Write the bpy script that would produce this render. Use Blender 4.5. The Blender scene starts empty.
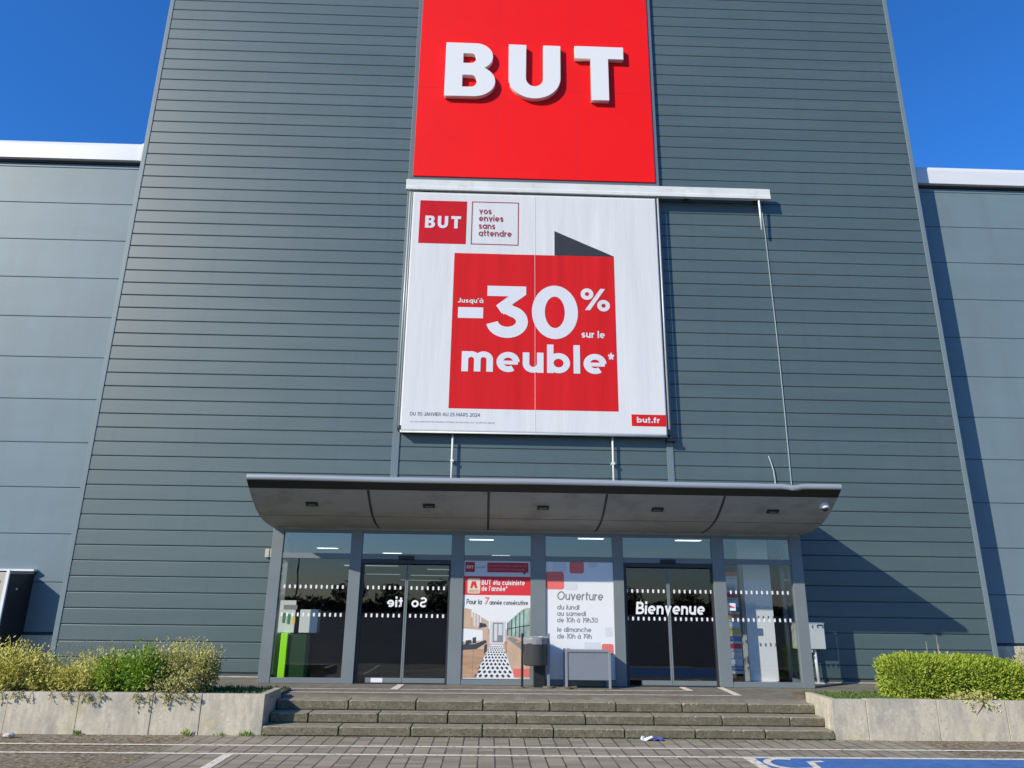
import bpy, bmesh, math, random
from math import radians as R, sin, cos, pi
from mathutils import Vector, Matrix, noise

sc = bpy.context.scene
C = bpy.context.collection
random.seed(7)

# ------------------------------------------------------------------ camera
PSI, TH, RO, F = R(1.59649548), R(16.80737152), R(0.73509252), 720.0
fw = Vector((sin(PSI)*cos(TH), cos(PSI)*cos(TH), sin(TH)))
r0 = Vector((cos(PSI), -sin(PSI), 0)); u0 = r0.cross(fw)
rr = cos(RO)*r0 + sin(RO)*u0; uu = -sin(RO)*r0 + cos(RO)*u0
cd = bpy.data.cameras.new('camera'); cam = bpy.data.objects.new('camera', cd); C.objects.link(cam)
m = Matrix(((rr.x, uu.x, -fw.x, 0), (rr.y, uu.y, -fw.y, 0), (rr.z, uu.z, -fw.z, 1.81), (0, 0, 0, 1)))
cam.matrix_world = m
cd.sensor_fit = 'HORIZONTAL'; cd.sensor_width = 36; cd.lens = 36*F/1024
cd.clip_start = .05; cd.clip_end = 3000
sc.camera = cam

# ------------------------------------------------------------------ sky, sun, exposure
SUN = Vector((1.32, 1.0, -0.905))
EL = math.atan2(.905, math.hypot(1.32, 1)); AZ = math.atan2(-1.32, -1.0)
w = bpy.data.worlds.new('World'); sc.world = w; w.use_nodes = True
nt = w.node_tree; bg = nt.nodes['Background']
sky = nt.nodes.new('ShaderNodeTexSky'); sky.sky_type = 'NISHITA'; sky.sun_disc = False
sky.sun_elevation = EL; sky.sun_rotation = AZ
sky.air_density = 1.0; sky.dust_density = 0.3; sky.ozone_density = 5.0
tint = nt.nodes.new('ShaderNodeMix'); tint.data_type = 'RGBA'; tint.blend_type = 'MULTIPLY'; tint.clamp_result = False
tint.inputs[7].default_value = (.42, 1.19, 2.0, 1)      # deep clear blue overhead, pale towards the horizon
wtc = nt.nodes.new('ShaderNodeTexCoord'); wsx = nt.nodes.new('ShaderNodeSeparateXYZ'); wmr = nt.nodes.new('ShaderNodeMapRange')
wmr.inputs[1].default_value = -.04; wmr.inputs[2].default_value = .42
nt.links.new(wtc.outputs['Generated'], wsx.inputs[0]); nt.links.new(wsx.outputs[2], wmr.inputs[0]); nt.links.new(wmr.outputs[0], tint.inputs[0])
nt.links.new(sky.outputs[0], tint.inputs[6]); nt.links.new(tint.outputs[2], bg.inputs[0]); bg.inputs[1].default_value = 0.105
sl = bpy.data.lights.new('sun', 'SUN'); sl.energy = 5.0; sl.angle = R(.5); sl.color = (1, .925, .775)
so = bpy.data.objects.new('sun', sl); C.objects.link(so)
so.rotation_euler = SUN.to_track_quat('-Z', 'Y').to_euler(); so.location = (-20, -20, 30)
sc.view_settings.view_transform = 'Standard'; sc.view_settings.look = 'None'
sc.view_settings.exposure = 0; sc.view_settings.gamma = 1; sc.view_settings.use_curve_mapping = False
sc.cycles.max_bounces = 10; sc.cycles.transparent_max_bounces = 16; sc.cycles.caustics_reflective = False
sc.cycles.use_denoising = True

# ------------------------------------------------------------------ materials
def mat(name, col, rough=.6, metal=0, var=0, vscale=(3, 3, 3), bump=0, bscale=(60, 60, 60), emit=0, spec=.5, col2=None, detail=5):
    M = bpy.data.materials.new(name); M.use_nodes = True
    t = M.node_tree; p = t.nodes['Principled BSDF']
    p.inputs['Base Color'].default_value = (*col, 1); p.inputs['Roughness'].default_value = rough
    p.inputs['Metallic'].default_value = metal; p.inputs['Specular IOR Level'].default_value = spec
    if emit:
        p.inputs['Emission Color'].default_value = (*col, 1); p.inputs['Emission Strength'].default_value = emit
    if var or bump or col2:
        tc = t.nodes.new('ShaderNodeTexCoord')
    if var or col2:
        mp = t.nodes.new('ShaderNodeMapping'); mp.inputs['Scale'].default_value = vscale
        n = t.nodes.new('ShaderNodeTexNoise'); n.inputs['Scale'].default_value = 1; n.inputs['Detail'].default_value = detail
        n.inputs['Roughness'].default_value = .62
        t.links.new(tc.outputs['Object'], mp.inputs[0]); t.links.new(mp.outputs[0], n.inputs[0])
        cr = t.nodes.new('ShaderNodeValToRGB')
        cr.color_ramp.elements[0].position = .3; cr.color_ramp.elements[1].position = .7
        a = col if col2 else tuple(c*(1-var) for c in col); b = col2 if col2 else tuple(min(1, c*(1+var)) for c in col)
        cr.color_ramp.elements[0].color = (*a, 1); cr.color_ramp.elements[1].color = (*b, 1)
        t.links.new(n.outputs[0], cr.inputs[0]); t.links.new(cr.outputs[0], p.inputs['Base Color'])
    if bump:
        mb = t.nodes.new('ShaderNodeMapping'); mb.inputs['Scale'].default_value = bscale
        nb = t.nodes.new('ShaderNodeTexNoise'); nb.inputs['Scale'].default_value = 1; nb.inputs['Detail'].default_value = 3
        bp = t.nodes.new('ShaderNodeBump'); bp.inputs['Strength'].default_value = bump; bp.inputs['Distance'].default_value = .02*min(1, 20/bscale[0])**1.5
        t.links.new(tc.outputs['Object'], mb.inputs[0]); t.links.new(mb.outputs[0], nb.inputs[0])
        t.links.new(nb.outputs[0], bp.inputs['Height']); t.links.new(bp.outputs[0], p.inputs['Normal'])
    return M

def mix_over(M, col, scale, lo, hi, amount=1.0, mapping=(1, 1, 1), detail=6):
    """lay a second stain/dirt noise colour over the base colour of M"""
    t = M.node_tree; p = t.nodes['Principled BSDF']
    src = p.inputs['Base Color'].links[0].from_socket if p.inputs['Base Color'].links else None
    tc = t.nodes.new('ShaderNodeTexCoord'); mp = t.nodes.new('ShaderNodeMapping'); mp.inputs['Scale'].default_value = mapping
    n = t.nodes.new('ShaderNodeTexNoise'); n.inputs['Scale'].default_value = scale; n.inputs['Detail'].default_value = detail
    n.inputs['Roughness'].default_value = .65
    t.links.new(tc.outputs['Object'], mp.inputs[0]); t.links.new(mp.outputs[0], n.inputs[0])
    mr = t.nodes.new('ShaderNodeMapRange'); mr.inputs[1].default_value = lo-.05; mr.inputs[2].default_value = hi-.08
    mr.inputs[4].default_value = amount
    t.links.new(n.outputs[0], mr.inputs[0])
    mx = t.nodes.new('ShaderNodeMix'); mx.data_type = 'RGBA'
    t.links.new(mr.outputs[0], mx.inputs[0])
    if src: t.links.new(src, mx.inputs[6])
    else: mx.inputs[6].default_value = p.inputs['Base Color'].default_value
    mx.inputs[7].default_value = (*col, 1)
    t.links.new(mx.outputs[2], p.inputs['Base Color'])
    return M

def glass_mat(name, tint, boost=1.0):
    M = bpy.data.materials.new(name); M.use_nodes = True; t = M.node_tree
    t.nodes.remove(t.nodes['Principled BSDF']); out = t.nodes['Material Output']
    tr = t.nodes.new('ShaderNodeBsdfTransparent'); tr.inputs[0].default_value = (*tint, 1)
    gl = t.nodes.new('ShaderNodeBsdfGlossy'); gl.inputs['Roughness'].default_value = 0.0; gl.inputs[0].default_value = (1, 1, 1, 1)
    # very slight waviness so reflections are not mirror perfect
    tc = t.nodes.new('ShaderNodeTexCoord'); nb = t.nodes.new('ShaderNodeTexNoise'); nb.inputs['Scale'].default_value = 1.3
    bp = t.nodes.new('ShaderNodeBump'); bp.inputs['Strength'].default_value = .05; bp.inputs['Distance'].default_value = .02
    t.links.new(tc.outputs['Object'], nb.inputs[0]); t.links.new(nb.outputs[0], bp.inputs['Height']); t.links.new(bp.outputs[0], gl.inputs['Normal'])
    # Schlick reflectance from |N.I| (same on both faces of the pane)
    ge = t.nodes.new('ShaderNodeNewGeometry'); dt = t.nodes.new('ShaderNodeVectorMath'); dt.operation = 'DOT_PRODUCT'
    t.links.new(ge.outputs['Normal'], dt.inputs[0]); t.links.new(ge.outputs['Incoming'], dt.inputs[1])
    def mm(op, a, b=0.0):
        q = t.nodes.new('ShaderNodeMath'); q.operation = op
        for i_, v_ in enumerate((a, b)):
            if isinstance(v_, (int, float)): q.inputs[i_].default_value = v_
            else: t.links.new(v_, q.inputs[i_])
        return q
    c_ = mm('SUBTRACT', 1.0, mm('ABSOLUTE', dt.outputs['Value']).outputs[0])
    mu = mm('MULTIPLY', mm('ADD', mm('MULTIPLY', mm('POWER', c_.outputs[0], 5.0).outputs[0], .957).outputs[0], .043).outputs[0], boost); mu.use_clamp = True
    mx = t.nodes.new('ShaderNodeMixShader')
    t.links.new(mu.outputs[0], mx.inputs[0]); t.links.new(tr.outputs[0], mx.inputs[1]); t.links.new(gl.outputs[0], mx.inputs[2])
    t.links.new(mx.outputs[0], out.inputs[0])
    return M

M = {}
M['clad'] = mat('tower_cladding', (.079, .117, .117), .44, 0, .07, (.25, .25, 2.6), bump=.02, bscale=(1.5, 1.5, 8), spec=.75)
mix_over(M['clad'], (.102, .141, .139), .9, .50, .78, .5, (.35, .35, 2.2))
mix_over(M['clad'], (.07, .10, .11), 1.0, .56, .74, .4, (5, 5, .22))
M['wing'] = mat('wing_cladding', (.170, .235, .262), .5, 0, .06, (.3, .3, 1.6), bump=.02, bscale=(1, 1, 5), spec=.35)
mix_over(M['wing'], (.15, .19, .21), 1.0, .5, .75, .45, (1.6, 1.6, .35))
M['trim'] = mat('corner_trim', (.175, .225, .235), .4, 0, .05, (1, 1, 1))
M['joint'] = mat('joint_shadow_gap', (.075, .10, .105), .8)
M['fascia'] = mat('pale_metal_roof_edge', (.74, .75, .76), .35, 0, .04, (.5, .5, 3))
M['alu'] = mat('grey_aluminium_frame', (.180, .205, .213), .42, 0, .05, (2, 2, 2), spec=.5)
M['aluD'] = mat('dark_frame_rubber', (.03, .034, .04), .5)
M['post'] = M['alu']
M['lip'] = mat('canopy_lip_metal', (.42, .45, .46), .33, .35, .05, (.6, 2, 2))
M['black'] = mat('black_coated_metal', (.012, .013, .014), .5)
M['soffit'] = mat('grey_soffit_panel', (.36, .365, .35), .55, 0, .06, (.8, 2, 2))
mix_over(M['soffit'], (.20, .19, .175), 2.2, .56, .78, .55, (1, 1, 1))
M['white'] = mat('white_paint', (.80, .80, .79), .4)
M['whiteD'] = mat('weathered_white_metal', (.72, .73, .69), .45, 0, .06, (2, 2, 2))
mix_over(M['whiteD'], (.45, .43, .38), 3, .60, .8, .5)
M['cream'] = mat('pale_aluminium_tube', (.55, .56, .52), .4, .2)
M['red'] = mat('red_sign_sheet', (.90, .008, .008), .55, 0, .03, (.6, .6, .6), spec=.2)
M['banner'] = mat('white_banner_fabric', (.69, .695, .69), .75, 0, .03, (4, 4, .35), spec=.2, bump=.4, bscale=(5, 5, .45))
M['bred'] = mat('red_banner_ink', (.64, .014, .018), .75, 0, .06, (5, 5, .4), spec=.15, bump=.4, bscale=(5, 5, .45))
M['bred2'] = mat('red_banner_logo_ink', (.56, .012, .022), .75, spec=.15)
M['bwhite'] = mat('white_banner_ink', (.68, .69, .72), .7)
M['bdark'] = mat('dark_banner_ink', (.022, .026, .035), .7)
M['btext'] = mat('grey_banner_ink', (.12, .12, .14), .7)
M['bfaint'] = mat('faint_banner_ink', (.40, .41, .45), .7)
M['bmaroon'] = mat('maroon_banner_ink', (.33, .05, .08), .7)
M['vinyl'] = mat('white_vinyl_lettering', (.82, .82, .82), .5)
M['pwhite'] = mat('white_poster_paper', (.78, .79, .80), .5)
M['pred'] = mat('red_poster_ink', (.70, .030, .038), .5)
M['psalmon'] = mat('salmon_poster_ink', (.80, .16, .14), .5)
M['pgrey'] = mat('grey_poster_ink', (.24, .245, .25), .5)
M['plight'] = mat('pale_grey_poster_ink', (.62, .64, .66), .5)
M['pdark'] = mat('dark_poster_ink', (.045, .05, .06), .5)
M['ptan'] = mat('tan_wood_poster_ink', (.46, .28, .17), .5, 0, .2, (3, 3, 14))
M['ptan2'] = mat('pale_wood_poster_ink', (.58, .41, .29), .5, 0, .12, (8, 8, 3))
M['pgreen'] = mat('green_window_poster_ink', (.30, .42, .36), .5, 0, .45, (6, 6, 4))
M['pcream'] = mat('cream_poster_ink', (.72, .66, .52), .5)
M['porange'] = mat('orange_poster_ink', (.72, .28, .10), .5)
M['pyellow'] = mat('yellow_poster_ink', (.78, .58, .06), .5)
M['pblue'] = mat('blue_poster_ink', (.12, .22, .42), .5)
M['glass'] = glass_mat('window_glass', (.97, .98, .975), 1.35)
M['glassT'] = glass_mat('transom_glass', (.955, .97, .965), 3.0)
M['glassD'] = glass_mat('tinted_door_glass', (.68, .71, .71), 1.5)
M['room'] = mat('store_room_paint', (.16, .165, .165), .8)
M['roomfloor'] = mat('store_floor_tile', (.045, .045, .048), .35)
M['roomceil'] = mat('store_ceiling_tile', (.32, .32, .31), .8)
M['lamp'] = mat('ceiling_light_diffuser', (.9, .95, 1.0), .5, emit=2.2)
M['lampF'] = mat('far_strip_light_tube', (.9, .95, 1.0), .5, emit=.55)
M['conc'] = mat('cast_concrete', (.56, .495, .375), .85, 0, .12, (2.2, 2.2, 2.2), bump=.5, bscale=(70, 70, 70))
mix_over(M['conc'], (.27, .255, .225), 2.4, .52, .74, .75, (1, 1, .5))
mix_over(M['conc'], (.46, .41, .20), 2.2, .60, .74, .6, (1, 1, .5))
mix_over(M['conc'], (.68, .63, .53), 9, .58, .75, .5)
mix_over(M['conc'], (.36, .33, .27), 9, .50, .72, .6, (1.6, 1.6, .35))
mix_over(M['conc'], (.30, .28, .24), 28, .60, .74, .6)
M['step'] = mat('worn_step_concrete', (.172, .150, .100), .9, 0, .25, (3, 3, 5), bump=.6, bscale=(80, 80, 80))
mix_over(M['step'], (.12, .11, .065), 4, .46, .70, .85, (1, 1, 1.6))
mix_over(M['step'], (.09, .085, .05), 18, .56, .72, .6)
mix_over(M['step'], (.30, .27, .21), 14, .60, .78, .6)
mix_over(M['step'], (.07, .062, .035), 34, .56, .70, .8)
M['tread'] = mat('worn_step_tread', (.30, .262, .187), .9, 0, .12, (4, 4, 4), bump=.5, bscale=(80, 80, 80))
mix_over(M['tread'], (.19, .165, .11), 9, .50, .72, .75)
M['landing'] = mat('landing_asphalt', (.178, .155, .115), .9, 0, .18, (1.2, 2, 2), bump=.5, bscale=(70, 70, 70))
mix_over(M['landing'], (.28, .26, .22), 5, .52, .74, .6)
M['line'] = mat('white_road_paint', (.80, .73, .58), .75, 0, .06, (8, 8, 8))
mix_over(M['line'], (.26, .24, .20), 14, .58, .70, .75)
M['blue'] = mat('blue_bay_paint', (.045, .155, .42), .7, 0, .16, (3, 3, 3))
mix_over(M['blue'], (.16, .26, .42), 6, .52, .78, .6, (1, 3, 1))
mix_over(M['blue'], (.05, .09, .2), 22, .6, .72, .6)
M['soil'] = mat('dry_soil', (.13, .105, .07), 1, 0, .3, (9, 9, 9), bump=.8, bscale=(30, 30, 30))
M['bin'] = mat('dark_grey_bin_metal', (.075, .078, .08), .33, .35)
M['greybox'] = mat('grey_powder_coat', (.205, .225, .25), .5, 0, .04, (3, 3, 3))
mix_over(M['greybox'], (.15, .165, .185), 3, .56, .78, .5)
M['cab'] = mat('white_grey_cabinet', (.66, .67, .63), .5, 0, .03, (3, 3, 3))
M['dkgreen'] = mat('shaded_green_plastic', (.006, .045, .005), .45)  # shaded parts of the green box, shade put into the colour
M['lime'] = mat('sunlit_green_plastic', (.36, .90, .012), .5)  # sunlit strip of the green box, light put into the colour
M['card'] = mat('white_display_card', (.66, .68, .64), .6)
M['kside'] = mat('dark_steel_cladding', (.018, .022, .03), .5)
M['kface'] = mat('cream_panel', (.50, .46, .36), .6, 0, .05, (2, 2, 2))
def bag_mat():
    B = mat('clear_bag_plastic', (.75, .78, .80), .12); t = B.node_tree; p = t.nodes['Principled BSDF']
    p.inputs['Alpha'].default_value = .30; return B
M['plastic'] = bag_mat()
M['bark'] = mat('bark', (.12, .09, .06), .9, 0, .2, (6, 6, 2))
M['paper'] = mat('crumpled_paper', (.75, .75, .78), .8)
M['pbl'] = mat('blue_paper_print', (.08, .12, .45), .6)
M['stone'] = mat('pale_stone', (.5, .47, .42), .9)
M['grass'] = mat('short_grass', (.10, .17, .035), .8, 0, .4, (12, 12, 12))

def leaf_mat(name, c1, c2, c3):
    L = bpy.data.materials.new(name); L.use_nodes = True; t = L.node_tree; p = t.nodes['Principled BSDF']
    p.inputs['Roughness'].default_value = .5; p.inputs['Specular IOR Level'].default_value = .35
    g = t.nodes.new('ShaderNodeNewGeometry'); cr = t.nodes.new('ShaderNodeValToRGB')
    cr.color_ramp.elements[0].color = (*c1, 1); cr.color_ramp.elements[1].color = (*c3, 1)
    e = cr.color_ramp.elements.new(.5); e.color = (*c2, 1)
    t.links.new(g.outputs['Random Per Island'], cr.inputs[0]); t.links.new(cr.outputs[0], p.inputs['Base Color'])
    tl = t.nodes.new('ShaderNodeBsdfTranslucent'); t.links.new(cr.outputs[0], tl.inputs[0])
    mx = t.nodes.new('ShaderNodeMixShader'); mx.inputs[0].default_value = .28
    t.links.new(p.outputs[0], mx.inputs[1]); t.links.new(tl.outputs[0], mx.inputs[2])
    t.links.new(mx.outputs[0], t.nodes['Material Output'].inputs[0])
    return L
M['leafR'] = leaf_mat('bright_hedge_leaves', (.15, .24, .015), (.36, .46, .04), (.58, .62, .13))
M['leafY'] = leaf_mat('yellow_shrub_leaves', (.34, .35, .04), (.64, .59, .12), (.84, .76, .32))
M['leafG'] = leaf_mat('green_shrub_leaves', (.12, .24, .015), (.25, .41, .035), (.44, .56, .10))
M['leafP'] = leaf_mat('pale_dry_shrub_leaves', (.34, .34, .07), (.54, .52, .16), (.72, .66, .34))
M['leafD'] = leaf_mat('dark_tree_leaves', (.02, .035, .012), (.035, .055, .018), (.06, .08, .03))
M['stalk'] = leaf_mat('dry_stalks', (.28, .25, .17), (.40, .36, .26), (.5, .46, .36))

# ground asphalt with brown grit
def asphalt():
    A = mat('brown_grit_asphalt', (.205, .155, .085), .95, 0, .4, (30, 30, 30), bump=.8, bscale=(60, 60, 60))
    mix_over(A, (.46, .37, .24), 17, .57, .68, .9); mix_over(A, (.07, .052, .032), 14, .55, .66, .9)
    mix_over(A, (.28, .24, .18), 1.3, .5, .75, .5)
    return A
M['asph'] = asphalt()

def pavers():
    P = mat('concrete_pavers', (.295, .252, .178), .9, 0, .14, (1.2, 1.2, 1.2), bump=.35, bscale=(60, 60, 60))
    t = P.node_tree; p = t.nodes['Principled BSDF']; base = p.inputs['Base Color'].links[0].from_socket
    tc = t.nodes.new('ShaderNodeTexCoord'); sx = t.nodes.new('ShaderNodeSeparateXYZ'); t.links.new(tc.outputs['Object'], sx.inputs[0])
    def mth(op, a, b=None, c=None):
        n = t.nodes.new('ShaderNodeMath'); n.operation = op
        for i, v in enumerate((a, b, c)):
            if v is None: continue
            if isinstance(v, (int, float)): n.inputs[i].default_value = v
            else: t.links.new(v, n.inputs[i])
        return n.outputs[0]
    nz = t.nodes.new('ShaderNodeTexNoise'); nz.inputs['Scale'].default_value = 9; t.links.new(tc.outputs['Object'], nz.inputs[0])
    wob = mth('MULTIPLY', mth('SUBTRACT', nz.outputs[0], .5), .012)
    u = mth('ADD', mth('DIVIDE', mth('ADD', mth('ADD', sx.outputs[0], .22+20), wob), .2044), .5)
    v = mth('DIVIDE', mth('ADD', mth('ADD', sx.outputs[1], 20.03), wob), .1022)
    fu = mth('ABSOLUTE', mth('SUBTRACT', mth('FRACT', u), .5)); fv = mth('ABSOLUTE', mth('SUBTRACT', mth('FRACT', v), .5))
    mu = mth('GREATER_THAN', fu, .452)
    mv = mth('MULTIPLY', mth('GREATER_THAN', fv, .455), .30)
    msk = mth('MAXIMUM', mu, mv)
    # per paver brightness
    cx = t.nodes.new('ShaderNodeCombineXYZ'); t.links.new(mth('FLOOR', u), cx.inputs[0]); t.links.new(mth('FLOOR', v), cx.inputs[1])
    wn = t.nodes.new('ShaderNodeTexWhiteNoise'); wn.noise_dimensions = '2D'; t.links.new(cx.outputs[0], wn.inputs[0])
    br = mth('ADD', mth('MULTIPLY', wn.outputs[0], .42), .79)
    vm = t.nodes.new('ShaderNodeVectorMath'); vm.operation = 'SCALE'; t.links.new(base, vm.inputs[0]); t.links.new(br, vm.inputs['Scale'])
    mx = t.nodes.new('ShaderNodeMix'); mx.data_type = 'RGBA'; t.links.new(mth('MULTIPLY', msk, .93), mx.inputs[0])
    t.links.new(vm.outputs[0], mx.inputs[6]); mx.inputs[7].default_value = (.05, .045, .036, 1)
    t.links.new(mx.outputs[2], p.inputs['Base Color'])
    mix_over(P, (.26, .22, .15), 2.2, .55, .75, .55, (1, 1, 1))
    return P
M['paver'] = pavers()

# ------------------------------------------------------------------ mesh helpers
class MB:
    def __init__(s): s.v = []; s.f = []
    def add(s, vs, fs):
        n = len(s.v); s.v += [tuple(q) for q in vs]; s.f += [tuple(i+n for i in f) for f in fs]; return s
    def box(s, x0, x1, y0, y1, z0, z1):
        return s.add([(x0,y0,z0),(x1,y0,z0),(x1,y1,z0),(x0,y1,z0),(x0,y0,z1),(x1,y0,z1),(x1,y1,z1),(x0,y1,z1)],
                     [(0,3,2,1),(4,5,6,7),(0,1,5,4),(1,2,6,5),(2,3,7,6),(3,0,4,7)])
    def prism_x(s, prof, x0, x1):          # closed (y,z) profile extruded along x
        n = len(prof)
        vs = [(x0, y, z) for y, z in prof] + [(x1, y, z) for y, z in prof]
        fs = [(i, (i+1) % n, n+(i+1) % n, n+i) for i in range(n)] + [tuple(range(n))[::-1], tuple(range(n, 2*n))]
        return s.add(vs, fs)
    def plate(s, poly, y, th=.004):        # (x,z) polygon facing the viewer (-y), thickness th behind
        n = len(poly)
        vs = [(x, y, z) for x, z in poly] + [(x, y+th, z) for x, z in poly]
        fs = [tuple(range(n)), tuple(range(n, 2*n))[::-1]] + [(i, n+i, n+(i+1) % n, (i+1) % n) for i in range(n)]
        return s.add(vs, fs)
    def tube(s, a, b, r, n=10, r2=None):
        a = Vector(a); b = Vector(b); d = (b-a).normalized(); r2 = r if r2 is None else r2
        p = d.orthogonal().normalized(); q = d.cross(p)
        vs = [a+(p*cos(2*pi*i/n)+q*sin(2*pi*i/n))*r for i in range(n)]+[b+(p*cos(2*pi*i/n)+q*sin(2*pi*i/n))*r2 for i in range(n)]
        fs = [(i, (i+1) % n, n+(i+1) % n, n+i) for i in range(n)] + [tuple(range(n))[::-1], tuple(range(n, 2*n))]
        return s.add(vs, fs)
    def path(s, pts, r, n=8):
        for a, b in zip(pts, pts[1:]): s.tube(a, b, r, n)
        return s
    def lathe(s, cx, cy, prof, n=24):
        vs = []; fs = []
        for r, z in prof: vs += [(cx+r*cos(2*pi*i/n), cy+r*sin(2*pi*i/n), z) for i in range(n)]
        for k in range(len(prof)-1):
            fs += [(k*n+i, k*n+(i+1) % n, (k+1)*n+(i+1) % n, (k+1)*n+i) for i in range(n)]
        fs += [tuple(range(n))[::-1], tuple(range((len(prof)-1)*n, len(prof)*n))]
        return s.add(vs, fs)
    def build(s, name, material, parent=None, bevel=0, smooth=False, fix=True):
        me = bpy.data.meshes.new(name); me.from_pydata(s.v, [], s.f); me.update()
        if fix:
            bm = bmesh.new(); bm.from_mesh(me); bmesh.ops.recalc_face_normals(bm, faces=bm.faces); bm.to_mesh(me); bm.free()
        me.materials.append(M[material] if isinstance(material, str) else material)
        o = bpy.data.objects.new(name, me); C.objects.link(o)
        if parent is not None:
            o.parent = parent
            if parent.type == 'EMPTY': o.matrix_parent_inverse = Matrix.Translation(-Vector(parent.location))
        if bevel:
            b = o.modifiers.new('bevel', 'BEVEL'); b.width = bevel; b.segments = 2; b.limit_method = 'ANGLE'
        if smooth:
            for f in me.polygons: f.use_smooth = True
        return o

def tag(o, label=None, cat=None, group=None, kind=None):
    if label: o['label'] = label
    if cat: o['category'] = cat
    if group: o['group'] = group
    if kind: o['kind'] = kind
    return o
def thing(name, loc, label, cat, group=None):
    o = bpy.data.objects.new(name, None); o.empty_display_size = .2; o.location = loc; C.objects.link(o)
    return tag(o, label, cat, group)
def copy_tree(o, parent=None):
    c = o.copy(); C.objects.link(c)
    if parent is not None: c.parent = parent
    for ch in list(o.children): copy_tree(ch, c)
    return c

# ------------------------------------------------------------------ stroke lettering (geometric sans drawn with strips)
def arc(cx, cy, rx, ry, a0, a1, n=None):
    n = n or max(4, int(abs(a1-a0)/12))
    return [(cx+rx*cos(R(a0+(a1-a0)*i/n)), cy+ry*sin(R(a0+(a1-a0)*i/n))) for i in range(n+1)]
CAP = 1.42
def glyph(ch, t):
    h = t/2; r = .5-h; A = CAP; bw = 1.0
    O = lambda cx=.5: arc(cx, .5, r, r, 0, 360, 28)
    ww = .90; ar = ww/2-h
    if ch == ' ': return [], .40
    if ch in 'oô': return [O()], bw
    if ch in 'aàá':
        s = [O(), [(1-h, 0), (1-h, 1)]]
        if ch == 'à': s.append([(.38, 1.42), (.60, 1.17)])
        return s, bw
    if ch == 'b': return [[(h, 0), (h, A)], O()], bw
    if ch == 'd': return [[(1-h, 0), (1-h, A)], O()], bw
    if ch == 'p': return [[(h, -.4), (h, 1)], O()], bw
    if ch == 'q': return [[(1-h, -.4), (1-h, 1)], O()], bw
    if ch == 'c': return [arc(.5, .5, r, r, 48, 312)], .9
    if ch in 'eé':
        s = [arc(.5, .5, r, r, 0, 318-max(0, t-.2)*150), ([(h, .47), (1-h*.55, .47)], min(1, .19/t))]
        if ch == 'é': s.append([(.42, 1.17), (.64, 1.42)])
        return s, .98
    if ch == 'f': return [[(.22, 0)]+arc(.22+.26, A-.26-h, .26, .26, 180, 80), [(0, 1-h), (.55, 1-h)]], .55
    if ch == 'h': return [[(h, 0), (h, A)], arc(ww/2, 1-h-ar, ar, ar, 180, 0)+[(ww-h, 0)]], ww
    if ch == 'n': return [[(h, 0), (h, 1)], arc(ww/2, 1-h-ar, ar, ar, 180, 0)+[(ww-h, 0)]], ww
    if ch == 'm':
        w1 = .82; a1 = (w1-t)/2
        return [[(h, 0), (h, 1)], arc(h+a1, 1-h-a1, a1, a1, 180, 0)+[(h+2*a1, 0)], arc(h+3*a1, 1-h-a1, a1, a1, 180, 0)+[(h+4*a1, 0)]], 4*a1+t
    if ch == 'u': return [[(h, 1)]+arc(ww/2, h+ar, ar, ar, 180, 360)+[(ww-h, h+ar)], [(ww-h, 0), (ww-h, 1)]], ww
    if ch == 'i': return [[(h, 0), (h, 1)], [(h, 1.16), (h, 1.16+t*1.15)]], t
    if ch == 'j': return [[(h, -.3), (h, 1)], [(h, 1.16), (h, 1.16+t)]], t
    if ch == 'l': return [[(h, 0), (h, A)]], t
    if ch == 'r': return [[(h, 0), (h, 1)], arc(h+.36, 1-h-.36, .36, .36, 175, 85)], .55
    if ch == 's':
        q = (.5-h)/2
        return [arc(.38, .5+q, .38-h, q, 25, 270)+arc(.38, .5-q, .38-h, q, 90, -155)[1:]], .76
    if ch == 't': return [[(.24, 1.34), (.24, .30)]+arc(.24+.22, .22+h, .22, .22, 180, 275)[1:], [(0, 1-h), (.56, 1-h)]], .58
    if ch == 'v': return [[(h*1.05, 1), (.45, h*.8), (.90-h*1.05, 1)]], .90
    if ch == 'z': return [[(0, 1-h), (.75, 1-h)], [(.68, .95), (.1, .05)], [(0, h), (.78, h)]], .78
    m = A/2
    if ch == 'B':
        q1 = (A-h-m)/2; q2 = (m-h)/2
        return [[(h, 0), (h, A)], [(h, A-h), (.5, A-h)]+arc(.5, m+q1, .36-h*.3, q1, 90, -90)+[(h, m)], [(.5, m)]+arc(.55, h+q2, .42-h*.3, q2, 90, -90)+[(h, h)]], 1.0
    if ch == 'D': return [[(h, 0), (h, A)], [(h, A-h), (.5, A-h)]+arc(.5, m, .62-h, m-h, 90, -90)+[(h, h)]], 1.12
    if ch == 'U': return [[(h, A), (h, .5)]+arc(.52, .5, .52-h, .5-h, 180, 360)+[(1.04-h, A)]], 1.04
    if ch == 'T': return [[(0, A-h), (1.0, A-h)], [(.5, A-t), (.5, 0)]], 1.0
    if ch in 'EÉ': return [[(h, 0), (h, A)], [(h, A-h), (.8, A-h)], [(h, m), (.72, m)], [(h, h), (.82, h)]], .84
    if ch == 'F': return [[(h, 0), (h, A)], [(h, A-h), (.8, A-h)], [(h, m), (.7, m)]], .8
    if ch == 'L': return [[(h, 0), (h, A)], [(h, h), (.75, h)]], .78
    if ch == 'A': return [[(h*.8, 0), (.62, A), (1.24-h*.8, 0)], [(.25, .42), (.99, .42)]], 1.24
    if ch == 'V': return [[(h, A), (.6, h), (1.2-h, A)]], 1.2
    if ch == 'N': return [[(h, 0), (h, A)], [(h, A-h), (1.1-h, h)], [(1.1-h, 0), (1.1-h, A)]], 1.1
    if ch == 'M': return [[(h, 0), (h, A), (.68, .35), (1.36-h, A), (1.36-h, 0)]], 1.36
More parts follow.
